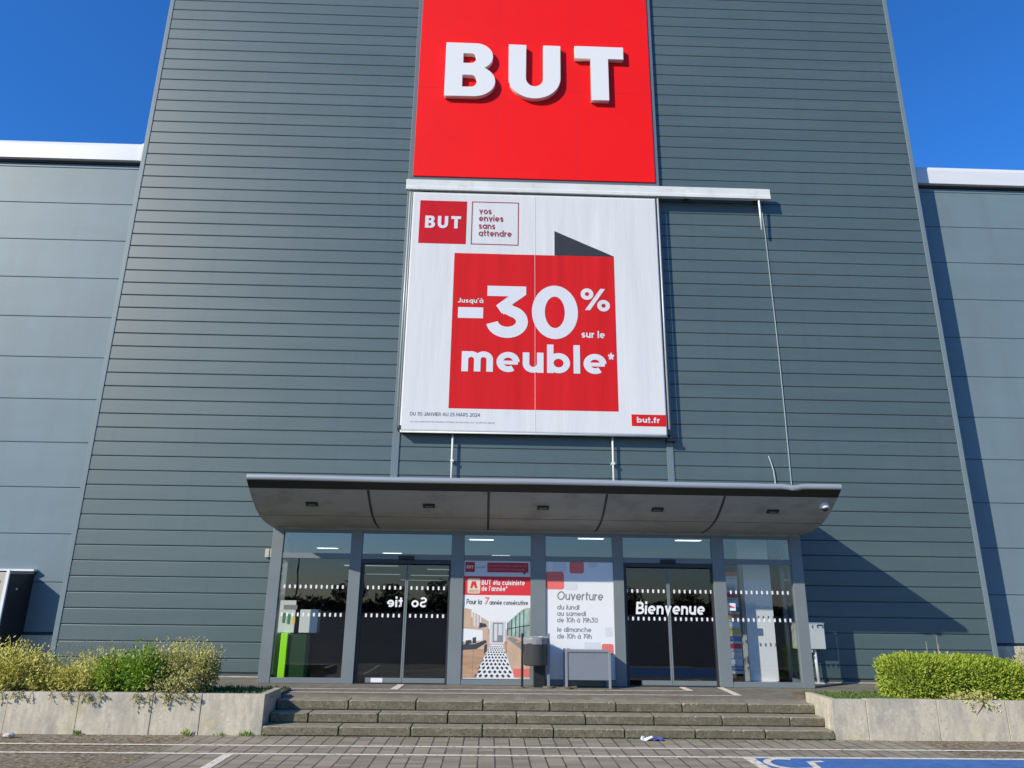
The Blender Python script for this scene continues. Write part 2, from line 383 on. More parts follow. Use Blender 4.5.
    if ch == 'I': return [[(h, 0), (h, A)]], t
    if ch == 'J': return [[(.62-h, A), (.62-h, .38)]+arc(.62-h-.3, .38, .3, .38-h, 0, -150)], .64
    if ch == 'O': return [arc(.72, m, .72-h, m-h, 0, 360, 32)], 1.44
    if ch == 'P': return [[(h, 0), (h, A)], [(h, A-h), (.5, A-h)]+arc(.5, A-h-.42+h/2, .42-h/2, .42-h/2, 90, -90)+[(h, A-h-.84+h)]], .95
    if ch == 'R': return [[(h, 0), (h, A)], [(h, A-h), (.5, A-h)]+arc(.5, A-h-.42+h/2, .42-h/2, .42-h/2, 90, -90)+[(h, A-h-.84+h)], [(.5, .6), (.86, 0)]], .95
    if ch == 'S':
        q = (A/2-h)/2
        return [arc(.48, m+q, .48-h, q, 30, 270)+arc(.48, m-q, .48-h, q, 90, -150)[1:]], .96
    if ch == 'C': return [arc(.72, m, .72-h, m-h, 45, 315)], 1.25
    if ch == '0': return [arc(.54, m, .54-h, m-h, 0, 360, 36)], 1.08
    if ch == '1': return [[(.42, 0), (.42, A)], [(.42, A-h), (.05, A-h)]], .52
    if ch == '2': return [arc(.45, A-.45, .45-h, .45-h, 165, -38)+[(.06+h, h)], [(0, h), (.92, h)]], .92
    if ch == '3': return [[(.06, A-h), (.86, A-h)], [(.80, A-t*.8), (.40, .80)], arc(.47, .475, .47-h, .475-h, 118, -165)], .94
    if ch == '4': return [[(.72, 0), (.72, A), (h, .40), (1.0, .40)]], 1.0
    if ch == '5': return [[(.85, A-h), (.15, A-h), (.12, .80)], arc(.45, .46, .45-h, .46-h, 130, -150)], .92
    if ch == '7': return [[(0, A-h), (.88-h, A-h), (.3, 0)]], .88
    if ch == '9': return [arc(.5, A-.5, .5-h, .48-h, 0, 360), [(1-h, A-.5)]+arc(.5, .5, .5-h, .5-h, 0, -75)], 1.0
    if ch == '.': return [[(h, 0), (h, t*1.1)]], t
    if ch == ',': return [[(h, t), (h*.6, -t)]], t
    if ch == "'": return [[(h, 1.05), (h, A)]], t
    if ch == '-': return [[(0, .55), (.6, .55)]], .6
    if ch == '*':
        return [[(.3+.28*cos(R(a)), 1.1+.28*sin(R(a))), (.3-.02*cos(R(a)), 1.1-.02*sin(R(a)))] for a in (90, 162, 234, 306, 18)], .6
    if ch == '%':
        q = .36-h
        return [arc(.36, A-.36, q, q, 0, 360, 24), arc(1.16, .36, q, q, 0, 360, 24), [(1.12, A), (.40, 0)]], 1.52
    return [[(0, 0), (.5, 1)]], .6

def strip(pts, t):
    closed = (abs(pts[0][0]-pts[-1][0])+abs(pts[0][1]-pts[-1][1])) < 1e-6 and len(pts) > 3
    P = [Vector(q) for q in pts]; n = len(P); L = []; Rr = []
    for i in range(n):
        if closed:
            a = P[i-1 if i else n-2]; b = P[i+1 if i < n-1 else 1]
            d1 = (P[i]-a).normalized(); d2 = (b-P[i]).normalized()
        else:
            d1 = (P[i]-P[i-1]).normalized() if i else (P[1]-P[0]).normalized()
            d2 = (P[i+1]-P[i]).normalized() if i < n-1 else d1
        nn = Vector((-d1.y-d2.y, d1.x+d2.x)); nn.normalize()
        c = max(.35, nn.dot(Vector((-d1.y, d1.x))))
        L.append(P[i]+nn*t/2/c); Rr.append(P[i]-nn*t/2/c)
    return L, Rr

def text(name, s, x0, x1, z, xh, t, y, material, parent, slant=0, gap=.16, mirror=False, zslope=0.0, surf=None):
    """s set between world x0..x1 on baseline z, x-height xh, stroke t (fraction of x-height), plane y"""
    strokes = []; x = 0
    for ch in s:
        st, adv = glyph(ch, t)
        for q in st:
            ts = 1
            if isinstance(q, tuple): q, ts = q
            strokes.append(([(px+x, pz) for px, pz in q], ts))
        x += adv + (gap if ch != ' ' else gap)
    wid = x-gap; k = (x1-x0)/wid
    mb = MB()
    for i, (q, ts) in enumerate(strokes):
        L, Rr = strip(q, t*ts); n = len(L); yy = y-.0004*(i % 5)
        def tr(p):
            X = (p.x+slant*p.y)*k; xx = (x1-X) if mirror else x0+X; zz = z+p.y*xh+zslope*X
            return (xx, yy+(surf(xx, zz) if surf else 0), zz)
        vs = [tr(p) for p in L]+[tr(p) for p in Rr]
        mb.add(vs, [(i, i+1, n+i+1, n+i) for i in range(n-1)])
    return mb.build(name, material, parent, fix=False)

def rrect(x0, x1, z0, z1, r, n=5):
    p = []
    for cx, cz, a in ((x1-r, z1-r, 0), (x0+r, z1-r, 90), (x0+r, z0+r, 180), (x1-r, z0+r, 270)):
        p += [(cx+r*cos(R(a+90*i/n)), cz+r*sin(R(a+90*i/n))) for i in range(n+1)]
    return p

def curve_mesh(name, polys, y_front, depth, material, parent, bevel=.006):
    """filled outlines (outer + holes, in x,z) extruded in depth: raised letters"""
    cu = bpy.data.curves.new(name, 'CURVE'); cu.dimensions = '2D'; cu.fill_mode = 'BOTH'
    cu.extrude = depth/2-bevel; cu.bevel_depth = bevel; cu.bevel_resolution = 2
    for poly in polys:
        sp = cu.splines.new('POLY'); sp.points.add(len(poly)-1); sp.use_cyclic_u = True
        for i, (x, z) in enumerate(poly): sp.points[i].co = (x, z, 0, 1)
    tmp = bpy.data.objects.new(name, cu); C.objects.link(tmp)
    dg = bpy.context.evaluated_depsgraph_get()
    me = bpy.data.meshes.new_from_object(tmp.evaluated_get(dg)); bpy.data.objects.remove(tmp)
    me.transform(Matrix.Translation((0, y_front+depth/2, 0)) @ Matrix.Rotation(pi/2, 4, 'X'))
    me.name = name; me.materials.clear(); me.materials.append(M[material])
    o = bpy.data.objects.new(name, me); C.objects.link(o)
    o.parent = parent; o.matrix_parent_inverse = Matrix.Translation(-Vector(parent.location))
    return o

# ================================================================== SETTING
D, YV, DW = 14.35, 13.40, 14.92
ZL = .42
TX0, TX1 = -8.032, 9.751
g = MB(); g.add([(-300, -300, 0), (300, -300, 0), (300, 300, 0), (-300, 300, 0)], [(0, 1, 2, 3)])
tag(g.build('ground', 'asph', fix=False), kind='structure')
# paved strip in front of the steps
p = MB(); p.add([(-4.01, 4.0, .004), (6.05, 4.0, .004), (6.05, 10.948, .004), (-4.01, 10.948, .004)], [(0, 1, 2, 3)])
tag(p.build('pavement', 'paver', fix=False), kind='structure')
rd = MB(); rd.add([(-200, -120, .003), (200, -120, .003), (200, 3.99, .003), (-200, 3.99, .003)], [(0, 1, 2, 3)])  # unseen dark ground, added to darken the door reflections and bounce light
M['unseen_dark_ground'] = mat('added_dark_ground', (.055, .054, .052), .9, 0, .2, (2, 2, 2))
tag(rd.build('unseen_dark_ground', 'unseen_dark_ground', fix=False), kind='structure')
# painted lines
def sheet(name, quads, z, material):
    s = MB()
    for q in quads: s.add([(x, y, z) for x, y in q], [tuple(range(len(q)))])
    return tag(s.build(name, material, fix=True), kind='structure')
sheet('white_line', [((-25, 10.22), (25, 10.22), (25, 10.295), (-25, 10.295))], .008, 'line')
sheet('white_line', [((-25, 9.69), (25, 9.69), (25, 9.77), (-25, 9.77))], .008, 'line')
sheet('white_line', [((-3.15, 4.6), (-3.03, 4.6), (-3.03, 9.69), (-3.15, 9.69))], .008, 'line')
sheet('white_line', [((3.165, 4.6), (3.30, 4.6), (3.30, 9.69), (3.165, 9.69))], .008, 'line')
sheet('parking_bay', [((3.30, 4.6), (6.8, 4.6), (6.8, 9.69), (3.30, 9.69))], .008, 'blue')
# wheelchair symbol painted in the bay, head towards the driver
sy = MB()
cx, cy = 3.60, 9.36
def flat(pts, t, z):
    L, Rr = strip(pts, t); n = len(L)
    sy.add([(p_.x, p_.y, z) for p_ in L]+[(p_.x, p_.y, z) for p_ in Rr], [(i, i+1, n+i+1, n+i) for i in range(n-1)])
flat([(cx+.24*cos(R(a)), cy+.28*sin(R(a))) for a in range(60, 292, 8)], .085, .012)
flat([(cx-.02, 8.45), (cx+.0, 9.08), (cx+.24, 9.10), (cx+.30, 9.46), (cx+.47, 9.50)], .085, .0125)
flat([(cx+.0, 8.75), (cx+.24, 8.75)], .085, .013)
sy.add([(cx-.02+.11*cos(R(a)), 8.26+.11*sin(R(a)), .012) for a in range(0, 360, 20)], [tuple(range(18))])
tag(sy.build('wheelchair_marking', 'line', fix=True), kind='structure')

# landing in front of the doors
l = MB()
l.box(-3.087, 4.927, 11.85, 12.42, 0.02, ZL); l.box(-9.5, 11.5, 12.42, 64, 0.02, ZL)
tag(l.build('landing', 'landing', bevel=0), kind='structure')
s = MB(); s.box(-30, -3.09, 11.08, 12.418, .02, .455); s.box(4.93, 30, 11.08, 12.418, .02, .465); s.box(-30, -9.502, 12.42, 14.9, .02, .45); s.box(11.502, 30, 12.42, 14.9, .02, .45)
tag(s.build('planting_bed', 'soil'), kind='structure')
sheet('landing_line', [((-4.3, 12.62), (-1.53, 12.64), (-1.53, 12.70), (-4.3, 12.68)), ((-1.42, 12.64), (3.30, 12.80), (3.30, 12.86), (-1.42, 12.70))], ZL+.004, 'line')
sheet('landing_line', [((-1.56, 12.60), (-1.43, 12.60), (-1.405, 13.36), (-1.52, 13.36))], ZL+.008, 'line')
sheet('landing_line', [((-3.3, 12.17), (4.02, 12.22), (4.02, 12.28), (-3.3, 12.24))], ZL+.004, 'line')
sheet('landing_line', [((3.31, 12.80), (3.44, 12.80), (3.44, 13.36), (3.33, 13.36))], ZL+.008, 'line')
sheet('landing_line', [((3.93, 12.23), (4.06, 12.23), (4.11, 13.36), (3.99, 13.36))], ZL+.008, 'line')

# entrance steps: rows of metre-long concrete blocks
st = thing('entrance_steps', (.9, 11.4, 0), 'worn grey concrete steps up to the glass entrance', 'steps')
rows = ((10.935, 11.40, .004, .128, [-2.026+i*.99 for i in range(7)], -3.075),
        (11.235, 11.70, .10, .257, [-2.522+i*.988 for i in range(8)], -3.06),
        (11.535, 11.98, .20, .392, [-2.02+i*.986 for i in range(7)], -3.06))
for y0, y1, z0, z1, js, xs in rows:
    xs_ = [xs]+js+[4.90]; vis = {10.935: .004, 11.235: .128, 11.535: .257}[y0]; mb = MB(); tread = []
    for a, b in zip(xs_, xs_[1:]):
        dz = random.uniform(-.003, .003); dy = random.uniform(-.004, .004)
        n = 48; ga = .011; pr = []
        for i in range(n+1):
            x = a+ga+(b-a-2*ga)*i/n
            e = .007+.006*abs(noise.noise(Vector((x*9, y0*7, 1))))
            q = min(i, n-i)
            if q < 2: e += (.022, .008)[q]*random.choice((.2, .6, 1.2))
            if random.random() < .02: e += .014
            pr.append((x, e))
        vs = []; fs = []
        for x, e in pr:       # recess under the riser, riser, worn arris, tread, back
            vs += [(x, y0+dy+.022, z0), (x, y0+dy+.022, vis+.014), (x, y0+dy, vis+.018), (x, y0+dy, z1+dz-e), (x, y0+dy+e*1.2, z1+dz), (x, y1, z1+dz), (x, y1, z0)]
        nf = len(mb.f)
        for i in range(n):
            for k in range(7):
                if k in (3, 4): tread.append(nf+len(fs))
                fs.append((i*7+k, i*7+(k+1) % 7, (i+1)*7+(k+1) % 7, (i+1)*7+k))
        fs += [(6, 5, 4, 3, 2, 1, 0), tuple(n*7+k for k in range(7))]
        mb.add(vs, fs)
    nf = len(mb.f)
    mb.box(xs+.02, 4.88, y0+.06, y1-.01, z0+.002, z1-.03)
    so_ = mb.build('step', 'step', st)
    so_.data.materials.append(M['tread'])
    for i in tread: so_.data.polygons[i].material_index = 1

# retaining walls of the planters
def slab_wall(x0, x1, joints, z, cheek_x, side, label):
    t = thing('retaining_wall', ((x0+x1)/2, 11.0, 0), label, 'retaining wall')
    xs = [x0]+joints+[x1]
    for a, b in zip(xs, xs[1:]):
        mb = MB(); dy = random.uniform(-.006, .006)
        mb.box(a+.0035, b-.0035, 10.95+dy, 11.075, .0, z+random.uniform(-.006, .006))
        mb.build('slab', 'conc', t, bevel=.006)
    mb = MB()
    if side < 0: mb.box(cheek_x-.115, cheek_x, 11.077, 11.80, .0, z-.003)
    else: mb.box(cheek_x, cheek_x+.115, 11.077, 11.84, .0, z-.003)
    mb.build('cheek', 'conc', t, bevel=.01)
    return t
slab_wall(-26.6, -3.075, [-25.6+i for i in range(19)]+[-6.573, -5.609, -4.607, -3.94], .528, -3.078, -1, 'stained concrete retaining wall left of the steps')
slab_wall(4.905, 27.4, [5.40, 6.42, 7.42]+[8.42+i for i in range(18)], .535, 4.905, 1, 'streaked concrete retaining wall right of the steps')

# ================================================================== BUILDING
tw = thing('store_tower', (.86, D, 0), 'tall slate grey store block with thin horizontal cladding boards', 'building')
HJ, Z0J = .28879, 15.4608
cl = MB(); gap = .0062
for k in range(-7, 52):
    zt = Z0J-k*HJ-gap; zb = Z0J-(k+1)*HJ+gap
    zb = max(zb, .50) if k == 51 else zb
    segs = [(TX0+.10, TX1-.10)]
    if zb < 3.0: segs = [(TX0+.10, -3.93), (5.765, TX1-.10)]
    for a, b in segs:
        prof = [(D+.03, zb), (D+.006, zb), (D, zb+.012), (D, zt-.012), (D+.006, zt), (D+.03, zt)]
        cl.prism_x(prof, a, b)
cl.build('cladding', 'clad', tw)
bk = MB()
bk.box(TX0+.05, TX1-.05, D+.032, D+.20, 3.06, 17.4); bk.box(TX0+.05, -3.93, D+.032, D+.20, .44, 3.059); bk.box(5.765, TX1-.05, D+.032, D+.20, .44, 3.059)
bk.build('backing_wall', 'joint', tw)
for x0 in (TX0, TX1-.098):
    MB().box(x0, x0+.098, D-.012, D+.24, .44, 17.5).build('corner_trim', 'trim', tw, bevel=.006)
sd = MB(); sd.box(TX0+.002, TX0+.14, D+.242, 64, .3, 17.4); sd.box(TX1-.14, TX1-.002, D+.242, 64, .3, 17.4); sd.box(TX0+.142, TX1-.142, 63.8, 64, .3, 17.4)
sd.build('side_wall', 'clad', tw)
MB().box(TX0, TX1, D-.02, 64, 17.502, 17.62).build('roof', 'trim', tw)
for x0, x1 in ((TX0+.03, -3.935), (5.77, TX1-.03)): MB().box(x0, x1, D-.004, D+.03, .30, .437).build('base_strip', 'conc', tw)
for x0, x1 in ((-2.005, -1.86), (3.572, 3.705)):
    MB().box(x0, x1, D-.022, D-.002, 3.80, 17.0).build('cover_strip', mat('cover_strip_metal', (.15, .195, .21), .42), tw, bevel=.003)
# rooms behind the glass
rm = MB(); rm.box(-7.5, 9.3, 62, 62.1, .43, 3.4); rm.box(-7.6, -7.502, 14.6, 62, .43, 3.4); rm.box(9.302, 9.4, 14.6, 62, .43, 3.4)
rm.box(-7.5, -3.95, 14.56, 14.6, .43, 3.4); rm.box(5.78, 9.3, 14.56, 14.6, .43, 3.4)
rm.build('room_wall', 'room', tw)
MB().box(-7.5, 9.3, 14.6, 62, 3.32, 3.38).build('room_ceiling', 'roomceil', tw)
MB().box(-3.85, 5.68, 13.5, 62, ZL+.002, ZL+.008).build('room_floor', 'roomfloor', tw)
wp = MB(); wp.box(4.90, 5.50, 14.45, 14.53, ZL+.01, 3.05); wp.build('white_partition', 'white', tw)

# side wings with broad panels
def wing(x0, x1, label):
    t = thing('warehouse_wing', ((x0+x1)/2, DW, 0), label, 'building')
    mb = MB(); hw = .9295; zz = 1.131; g2 = .010
    tops = [zz+i*hw for i in range(0, 12)]
    prev = 1.085
    for zt in tops+[11.46]:
        if zt-prev > .05:
            a, b = prev+g2/2, min(zt, 11.46)-g2/2
            mb.prism_x([(DW+.06, a), (DW+.006, a), (DW, a+.010), (DW, b-.010), (DW+.006, b), (DW+.06, b)], x0, x1)
        prev = zt
    mb.build('cladding', 'wing', t)
    MB().box(x0, x1, DW+.062, DW+.3, 1.0, 11.9).build('backing_wall', 'joint', t)
    prof = [(DW-.13, 11.52)]+[(DW-.13+.16*(1-cos(R(a))), 11.86+.17*sin(R(a))) for a in range(0, 91, 10)]+[(DW+.6, 12.05), (DW+.6, 11.52)]
    MB().prism_x(prof, x0, x1).build('roof_edge', 'fascia', t)
    MB().box(x0, x1, DW-.03, DW+.061, 11.465, 11.517).build('shadow_channel', 'aluD', t)
    MB().box(x0, x1, DW-.05, DW+.3, 0.0, 1.08).build('plinth', 'conc', t, bevel=.01)
    MB().box(x0, x1, DW+.31, 60, 11.3, 11.9).build('roof', 'trim', t)
    return t
wl = wing(-45, TX0-.005, 'blue grey warehouse wing with broad panels left of the tower')
MB().prism_x([(DW-.15, 11.50)]+[(DW-.15+.18*(1-cos(R(a))), 11.86+.19*sin(R(a))) for a in range(0, 91, 10)]+[(DW+.1, 12.06), (DW+.1, 11.50)], TX0-.30, TX0-.16).build('edge_cap', 'fascia', wl)
wing(TX1+.005, 45, 'blue grey warehouse wing with broad panels right of the tower')

# ------------------------------------------------------------------ entrance porch (glazed front)
po = thing('entrance_porch', (.92, YV, ZL), 'glazed shop entrance with grey frames and two sliding door pairs', 'entrance')
ZT = 3.02
posts = [(-3.925, -3.722), (-2.507, -2.30), (-.685, -.452), (.757, 1.027), (2.25, 2.44), (4.075, 4.30), (5.535, 5.742)]
for a, b in posts:
    MB().box(a, b, YV, YV+.10, ZL+.003, ZT).build('post', 'alu', po, bevel=.004)
for i in range(6):
    a = posts[i][1]+.002; b = posts[i+1][0]-.002
    tm = MB()
    tm.box(a, b, YV+.012, YV+.09, 2.512, 2.605); tm.box(a, b, YV+.012, YV+.09, 2.965, ZT)
    tm.build('transom', 'alu', po, bevel=.003)
    MB().box(a, b, YV+.045, YV+.057, 2.606, 2.964).build('transom_glass', 'glassT', po)
    if i not in (1, 4):
        MB().box(a, b, YV+.008, YV+.09, ZL+.003, .512).build('sill', 'alu', po, bevel=.003)
        MB().box(a, b, YV+.045, YV+.057, .513, 2.511).build('glass_pane', 'glass', po)
# side returns
for x0, x1, xg in ((-3.925, -3.85, -3.89), (5.667, 5.742, 5.705)):
    fr = MB(); fr.box(x0, x1, YV+.102, D+.028, 2.512, 2.605); fr.box(x0, x1, YV+.102, D+.028, 2.94, ZT); fr.box(x0, x1, YV+.102, D+.028, ZL+.003, .512); fr.box(x0, x1, D-.03, D+.028, .513, 2.511)
    fr.build('side_frame', 'alu', po)
    MB().box(xg-.006, xg+.006, YV+.102, D-.031, .513, 2.511).build('side_glass', 'glass', po)
    MB().box(xg-.006, xg+.006, YV+.102, D-.031, 2.606, 2.939).build('side_glass', 'glass', po)
MB().box(-3.925, 5.742, YV+.02, D+.03, ZT+.002, ZT+.06).build('porch_roof', 'soffit', po)
# sliding doors
for i, a, b, sp in ((1, -2.298, -.687, -1.47), (4, 2.442, 4.073, 3.252)):
    hd = MB(); hd.box(a, b, YV+.03, YV+.14, 2.44, 2.508); hd.build('door_track', 'aluD', po)
    MB().box((a+b)/2-.14, (a+b)/2+.14, YV-.02, YV+.03, 2.512, 2.575).build('door_sensor', 'black', po, bevel=.006)
    MB().box(a, b, YV+.02, YV+.14, ZL+.002, ZL+.016).build('threshold', 'aluD', po)
    MB().box(a, a+.055, YV+.05, YV+.12, ZL+.018, 2.438).build('door_jamb', 'aluD', po); MB().box(b-.035, b, YV+.05, YV+.12, ZL+.018, 2.438).build('door_jamb', 'aluD', po)
    opening = .14 if i == 1 else .20
    for side in (0, 1):
        x0, x1 = (a+.06, sp-.003) if side == 0 else (sp+.003, b-.04)
        lf = MB(); y0, y1 = YV+.055, YV+.095
        stl = .024
        if side == 0: lf.box(x1-stl, x1, y0, y1, ZL+.10, 2.42)
        else: lf.box(x0, x0+stl, y0, y1, ZL+.10, 2.42)
        lf.box(x0+(opening if side == 0 else 0), x1, y0, y1, ZL+.02, ZL+.099)
        lf_o = lf.build('door_leaf', 'alu', po, bevel=.002)
        MB().box(x0, x1-stl-.001 if side == 0 else x1, y0+.014, y0+.026, ZL+.10, 2.42).build('pane', 'glassD', lf_o) if side == 0 else \
            MB().box(x0+stl+.001, x1, y0+.014, y0+.026, ZL+.10, 2.42).build('pane', 'glassD', lf_o)
MB().box(-2.0, -1.80, YV+.05, YV+.0545, ZL+.025, ZL+.095).build('door_sticker', 'vinyl', po)
# white safety marks on the glass
for x0, x1, n, yy in ((-3.634, -2.60, 12, YV+.044), (-2.16, -.70, 16, YV+.067), (2.50, 4.03, 17, YV+.067), (4.388, 5.432, 12, YV+.044)):
    mk = MB()
    for zc in (2.02, 1.545):
        for k in range(n):
            x = x0+(x1-x0)*k/(n-1)
            if abs(x+1.47) < .05 or abs(x-3.252) < .05: continue
            mk.plate(rrect(x-.016, x+.016, zc-.030, zc+.030, .006, 2), yy-.002, .0015)
    mk.build('safety_marks', 'vinyl', po)
text('exit_lettering', 'So  tie', -1.80, -1.095, 1.69, .123, .27, YV+.066, 'vinyl', po, mirror=True, gap=.14)
text('welcome_lettering', 'Bienvenue', 2.645, 3.885, 1.622, .150, .27, YV+.052, 'vinyl', po, slant=.10, gap=.13)
MB().plate(rrect(4.315, 4.455, 1.70, 1.83, .01), YV+.040, .003).build('notice_sticker', 'pwhite', po)
stx = MB(); stx.plate([(4.34, 1.745), (4.40, 1.775), (4.34, 1.80)], YV+.0365, .002); stx.plate([(4.36, 1.755), (4.43, 1.75), (4.43, 1.768), (4.36, 1.772)], YV+.0345, .0015); stx.build('notice_print', 'pred', po)

# ------------------------------------------------------------------ canopy
ca = thing('entrance_canopy', (.93, 13.0, 3.0), 'wide grey curved canopy over the shop entrance', 'canopy')
CX0, CX1 = -3.972, 5.830
curve = [(11.945, 3.545), (12.08, 3.452), (12.235, 3.357), (12.44, 3.250), (12.66, 3.170), (12.90, 3.117), (13.13, 3.086), (13.36, 3.066), (13.60, 3.052)]
soff = curve+[(14.345, 3.085), (14.345, 3.62), (11.945, 3.70)]
MB().prism_x(soff, CX0+.004, CX1-.004).build('soffit', 'soffit', ca)
MB().prism_x([(11.80, 3.650), (11.943, 3.5445), (11.943, 3.705), (11.80, 3.712)], CX0+.002, CX1-.002).build('fascia', 'black', ca)
lp = MB(); n = 16
lipp = [(11.795, 3.652)]+[(11.80-.035*sin(R(a)), 3.697-.046*cos(R(a))) for a in range(10, 171, 16)]+[(11.80, 3.745), (14.345, 3.80), (14.345, 3.70), (11.80, 3.715)]
def bend(x, i):
    d = math.exp(-((x-5.03)/.11)**2); q = math.exp(-((x-4.65)/.30)**2)
    return (-.030*d - .006*q, -.016*d)
N = 120
for k in range(N+1):
    x = CX0+(CX1-CX0)*k/N
    dz, dy = bend(x, 0); dz += .006*sin(x*1.3)
    lp.v += [(x, y+(dy if y < 11.9 else 0), z+(dz if y < 11.9 else 0)) for y, z in lipp]
ln = len(lipp)
for k in range(N):
    lp.f += [(k*ln+i, k*ln+(i+1) % ln, (k+1)*ln+(i+1) % ln, (k+1)*ln+i) for i in range(ln)]
lp.f += [tuple(range(ln))[::-1], tuple(range(N*ln, N*ln+ln))]
lp.build('lip', 'lip', ca)
# joint covers and downlights follow the curve
def on_curve(y):
    for (a, za), (b, zb) in zip(curve, curve[1:]):
        if a <= y <= b: return za+(zb-za)*(y-a)/(b-a)
    return curve[-1][1]
def lerp(a, b, t): return a+(b-a)*t
for xs in (-2.02, -.03, 1.94, 3.92):
    mb = MB()
    ys = [11.95+.075*i for i in range(22)]
    for y0, y1 in zip(ys, ys[1:]):
        z0, z1 = on_curve(y0), on_curve(y1)
        mb.add([(xs-.02, y0, z0-.004), (xs+.02, y0, z0-.004), (xs+.02, y1, z1-.004), (xs-.02, y1, z1-.004), (xs-.02, y0, z0+.01), (xs+.02, y0, z0+.01), (xs+.02, y1, z1+.01), (xs-.02, y1, z1+.01)],
               [(0, 3, 2, 1), (0, 1, 5, 4), (1, 2, 6, 5), (2, 3, 7, 6), (3, 0, 4, 7)])
    mb.build('seam_cover', 'aluD', ca)
zq = on_curve(12.62)
MB().box(CX0+.02, CX1-.02, 12.615, 12.623, zq-.004, zq+.02).build('panel_joint', mat('soffit_joint', (.10, .097, .09), .8), ca)
def cpt(y, x, off):     # point just below the soffit
    z = on_curve(y); dz = (on_curve(y+.05)-on_curve(y-.05))/.1; nn = Vector((0, dz, -1)).normalized()
    return Vector((x, y, z))+nn*off
for x in (-2.993, -1.032, .894, 2.845, 4.825):
    mb = MB(); hw, y0, y1 = .098, 12.22, 12.30
    P = [cpt(y0, x-hw, -.01), cpt(y0, x+hw, -.01), cpt(y1, x+hw, -.01), cpt(y1, x-hw, -.01), cpt(y0, x-hw, .022), cpt(y0, x+hw, .022), cpt(y1, x+hw, .022), cpt(y1, x-hw, .022)]
    mb.add(P, [(0, 3, 2, 1), (4, 5, 6, 7), (0, 1, 5, 4), (1, 2, 6, 5), (2, 3, 7, 6), (3, 0, 4, 7)])
    dl = mb.build('downlight', 'black', ca)
    mb = MB(); h2 = .06; y2, y3 = 12.245, 12.280
    P = [cpt(y2, x-h2, .02), cpt(y2, x+h2, .02), cpt(y3, x+h2, .02), cpt(y3, x-h2, .02), cpt(y2, x-h2, .026), cpt(y2, x+h2, .026), cpt(y3, x+h2, .026), cpt(y3, x-h2, .026)]
    mb.add(P, [(0, 3, 2, 1), (4, 5, 6, 7), (0, 1, 5, 4), (1, 2, 6, 5), (2, 3, 7, 6), (3, 0, 4, 7)])
    mb.build('lens', mat('downlight_lens', (.13, .13, .13), .3), dl)
# security camera
sc_ = thing('security_camera', (5.67, 12.12, 3.40), 'small white dome camera under the right end of the canopy', 'security camera')
c0 = cpt(12.12, 5.66, 0); mb = MB(); mb.lathe(c0.x, c0.y, [(.075, c0.z+.05), (.08, c0.z-.02), (.075, c0.z-.04), (.05, c0.z-.05)], 20); mb.build('housing', 'white', sc_, smooth=True)
mb = MB(); mb.lathe(c0.x, c0.y-.02, [(.055, c0.z-.04), (.052, c0.z-.065), (.035, c0.z-.085), (.008, c0.z-.095)], 18); mb.build('dome', 'black', sc_, smooth=True)

# ------------------------------------------------------------------ big red sign
sg = thing('store_sign', (.86, 14.25, 10.97), 'large red square store sign with raised white letters', 'sign')
MB().box(-1.90, 3.60, 14.25, 14.34, 10.975, 16.62).build('panel', 'red', sg, bevel=.006)
MB().box(-1.985, 3.69, 14.275, 14.327, 10.85, 16.7).build('backing', mat('sign_backing_metal', (.13, .165, .18), .45), sg)
sm = MB()
for x in (-.03, 1.83): sm.box(x-.003, x+.003, 14.2485, 14.2505, 10.98, 16.6)
sm.box(-1.89, 3.59, 14.2482, 14.2508, 13.36, 13.365)
sm.build('sheet_joint', mat('sign_joint_red', (.60, .012, .022), .5), sg)
YF = 14.13; DP = .115
def larc(cx, cz, rx, rz, a0, a1, n=12): return arc(cx, cz, rx, rz, a0, a1, n)
zb, zt = 13.062, 14.555
Bx = -1.268
outer = [(Bx, zb), (Bx, zt), (-.56, zt)] + larc(-.56, 14.185, .40, .37, 88, -62, 14) + [(-.335, 13.853)] + larc(-.60, 13.485, .505, .423, 52, -90, 16)
hole1 = [(-.862, 13.985), (-.66, 13.985)]+larc(-.66, 14.125, .115, .14, -90, 90, 8)+[(-.862, 14.265)]
hole2 = [(-.870, 13.315), (-.645, 13.315)]+larc(-.645, 13.485, .13, .17, -90, 90, 8)+[(-.870, 13.655)]
curve_mesh('letter', [outer, hole1, hole2], YF, DP, 'white', sg)
U = [(.222, zt), (.222, 13.62)]+larc(.832, 13.64, .61, .585, 180, 360, 24)+[(1.442, zt), (1.045, zt), (1.045, 13.66)]+larc(.835, 13.62, .21, .24, 0, -180, 14)+[(.628, zt)]
curve_mesh('letter', [U], YF, DP, 'white', sg)
T = [(1.795, 14.572), (2.952, 14.572), (2.952, 14.232), (2.582, 14.232), (2.582, 13.062), (2.17, 13.062), (2.17, 14.232), (1.795, 14.232)]
curve_mesh('letter', [T], YF, DP, 'white', sg)

# ------------------------------------------------------------------ banner
bn = thing('promotional_banner', (.85, 14.15, 5.05), 'square white and red sale banner stretched over the entrance', 'banner')
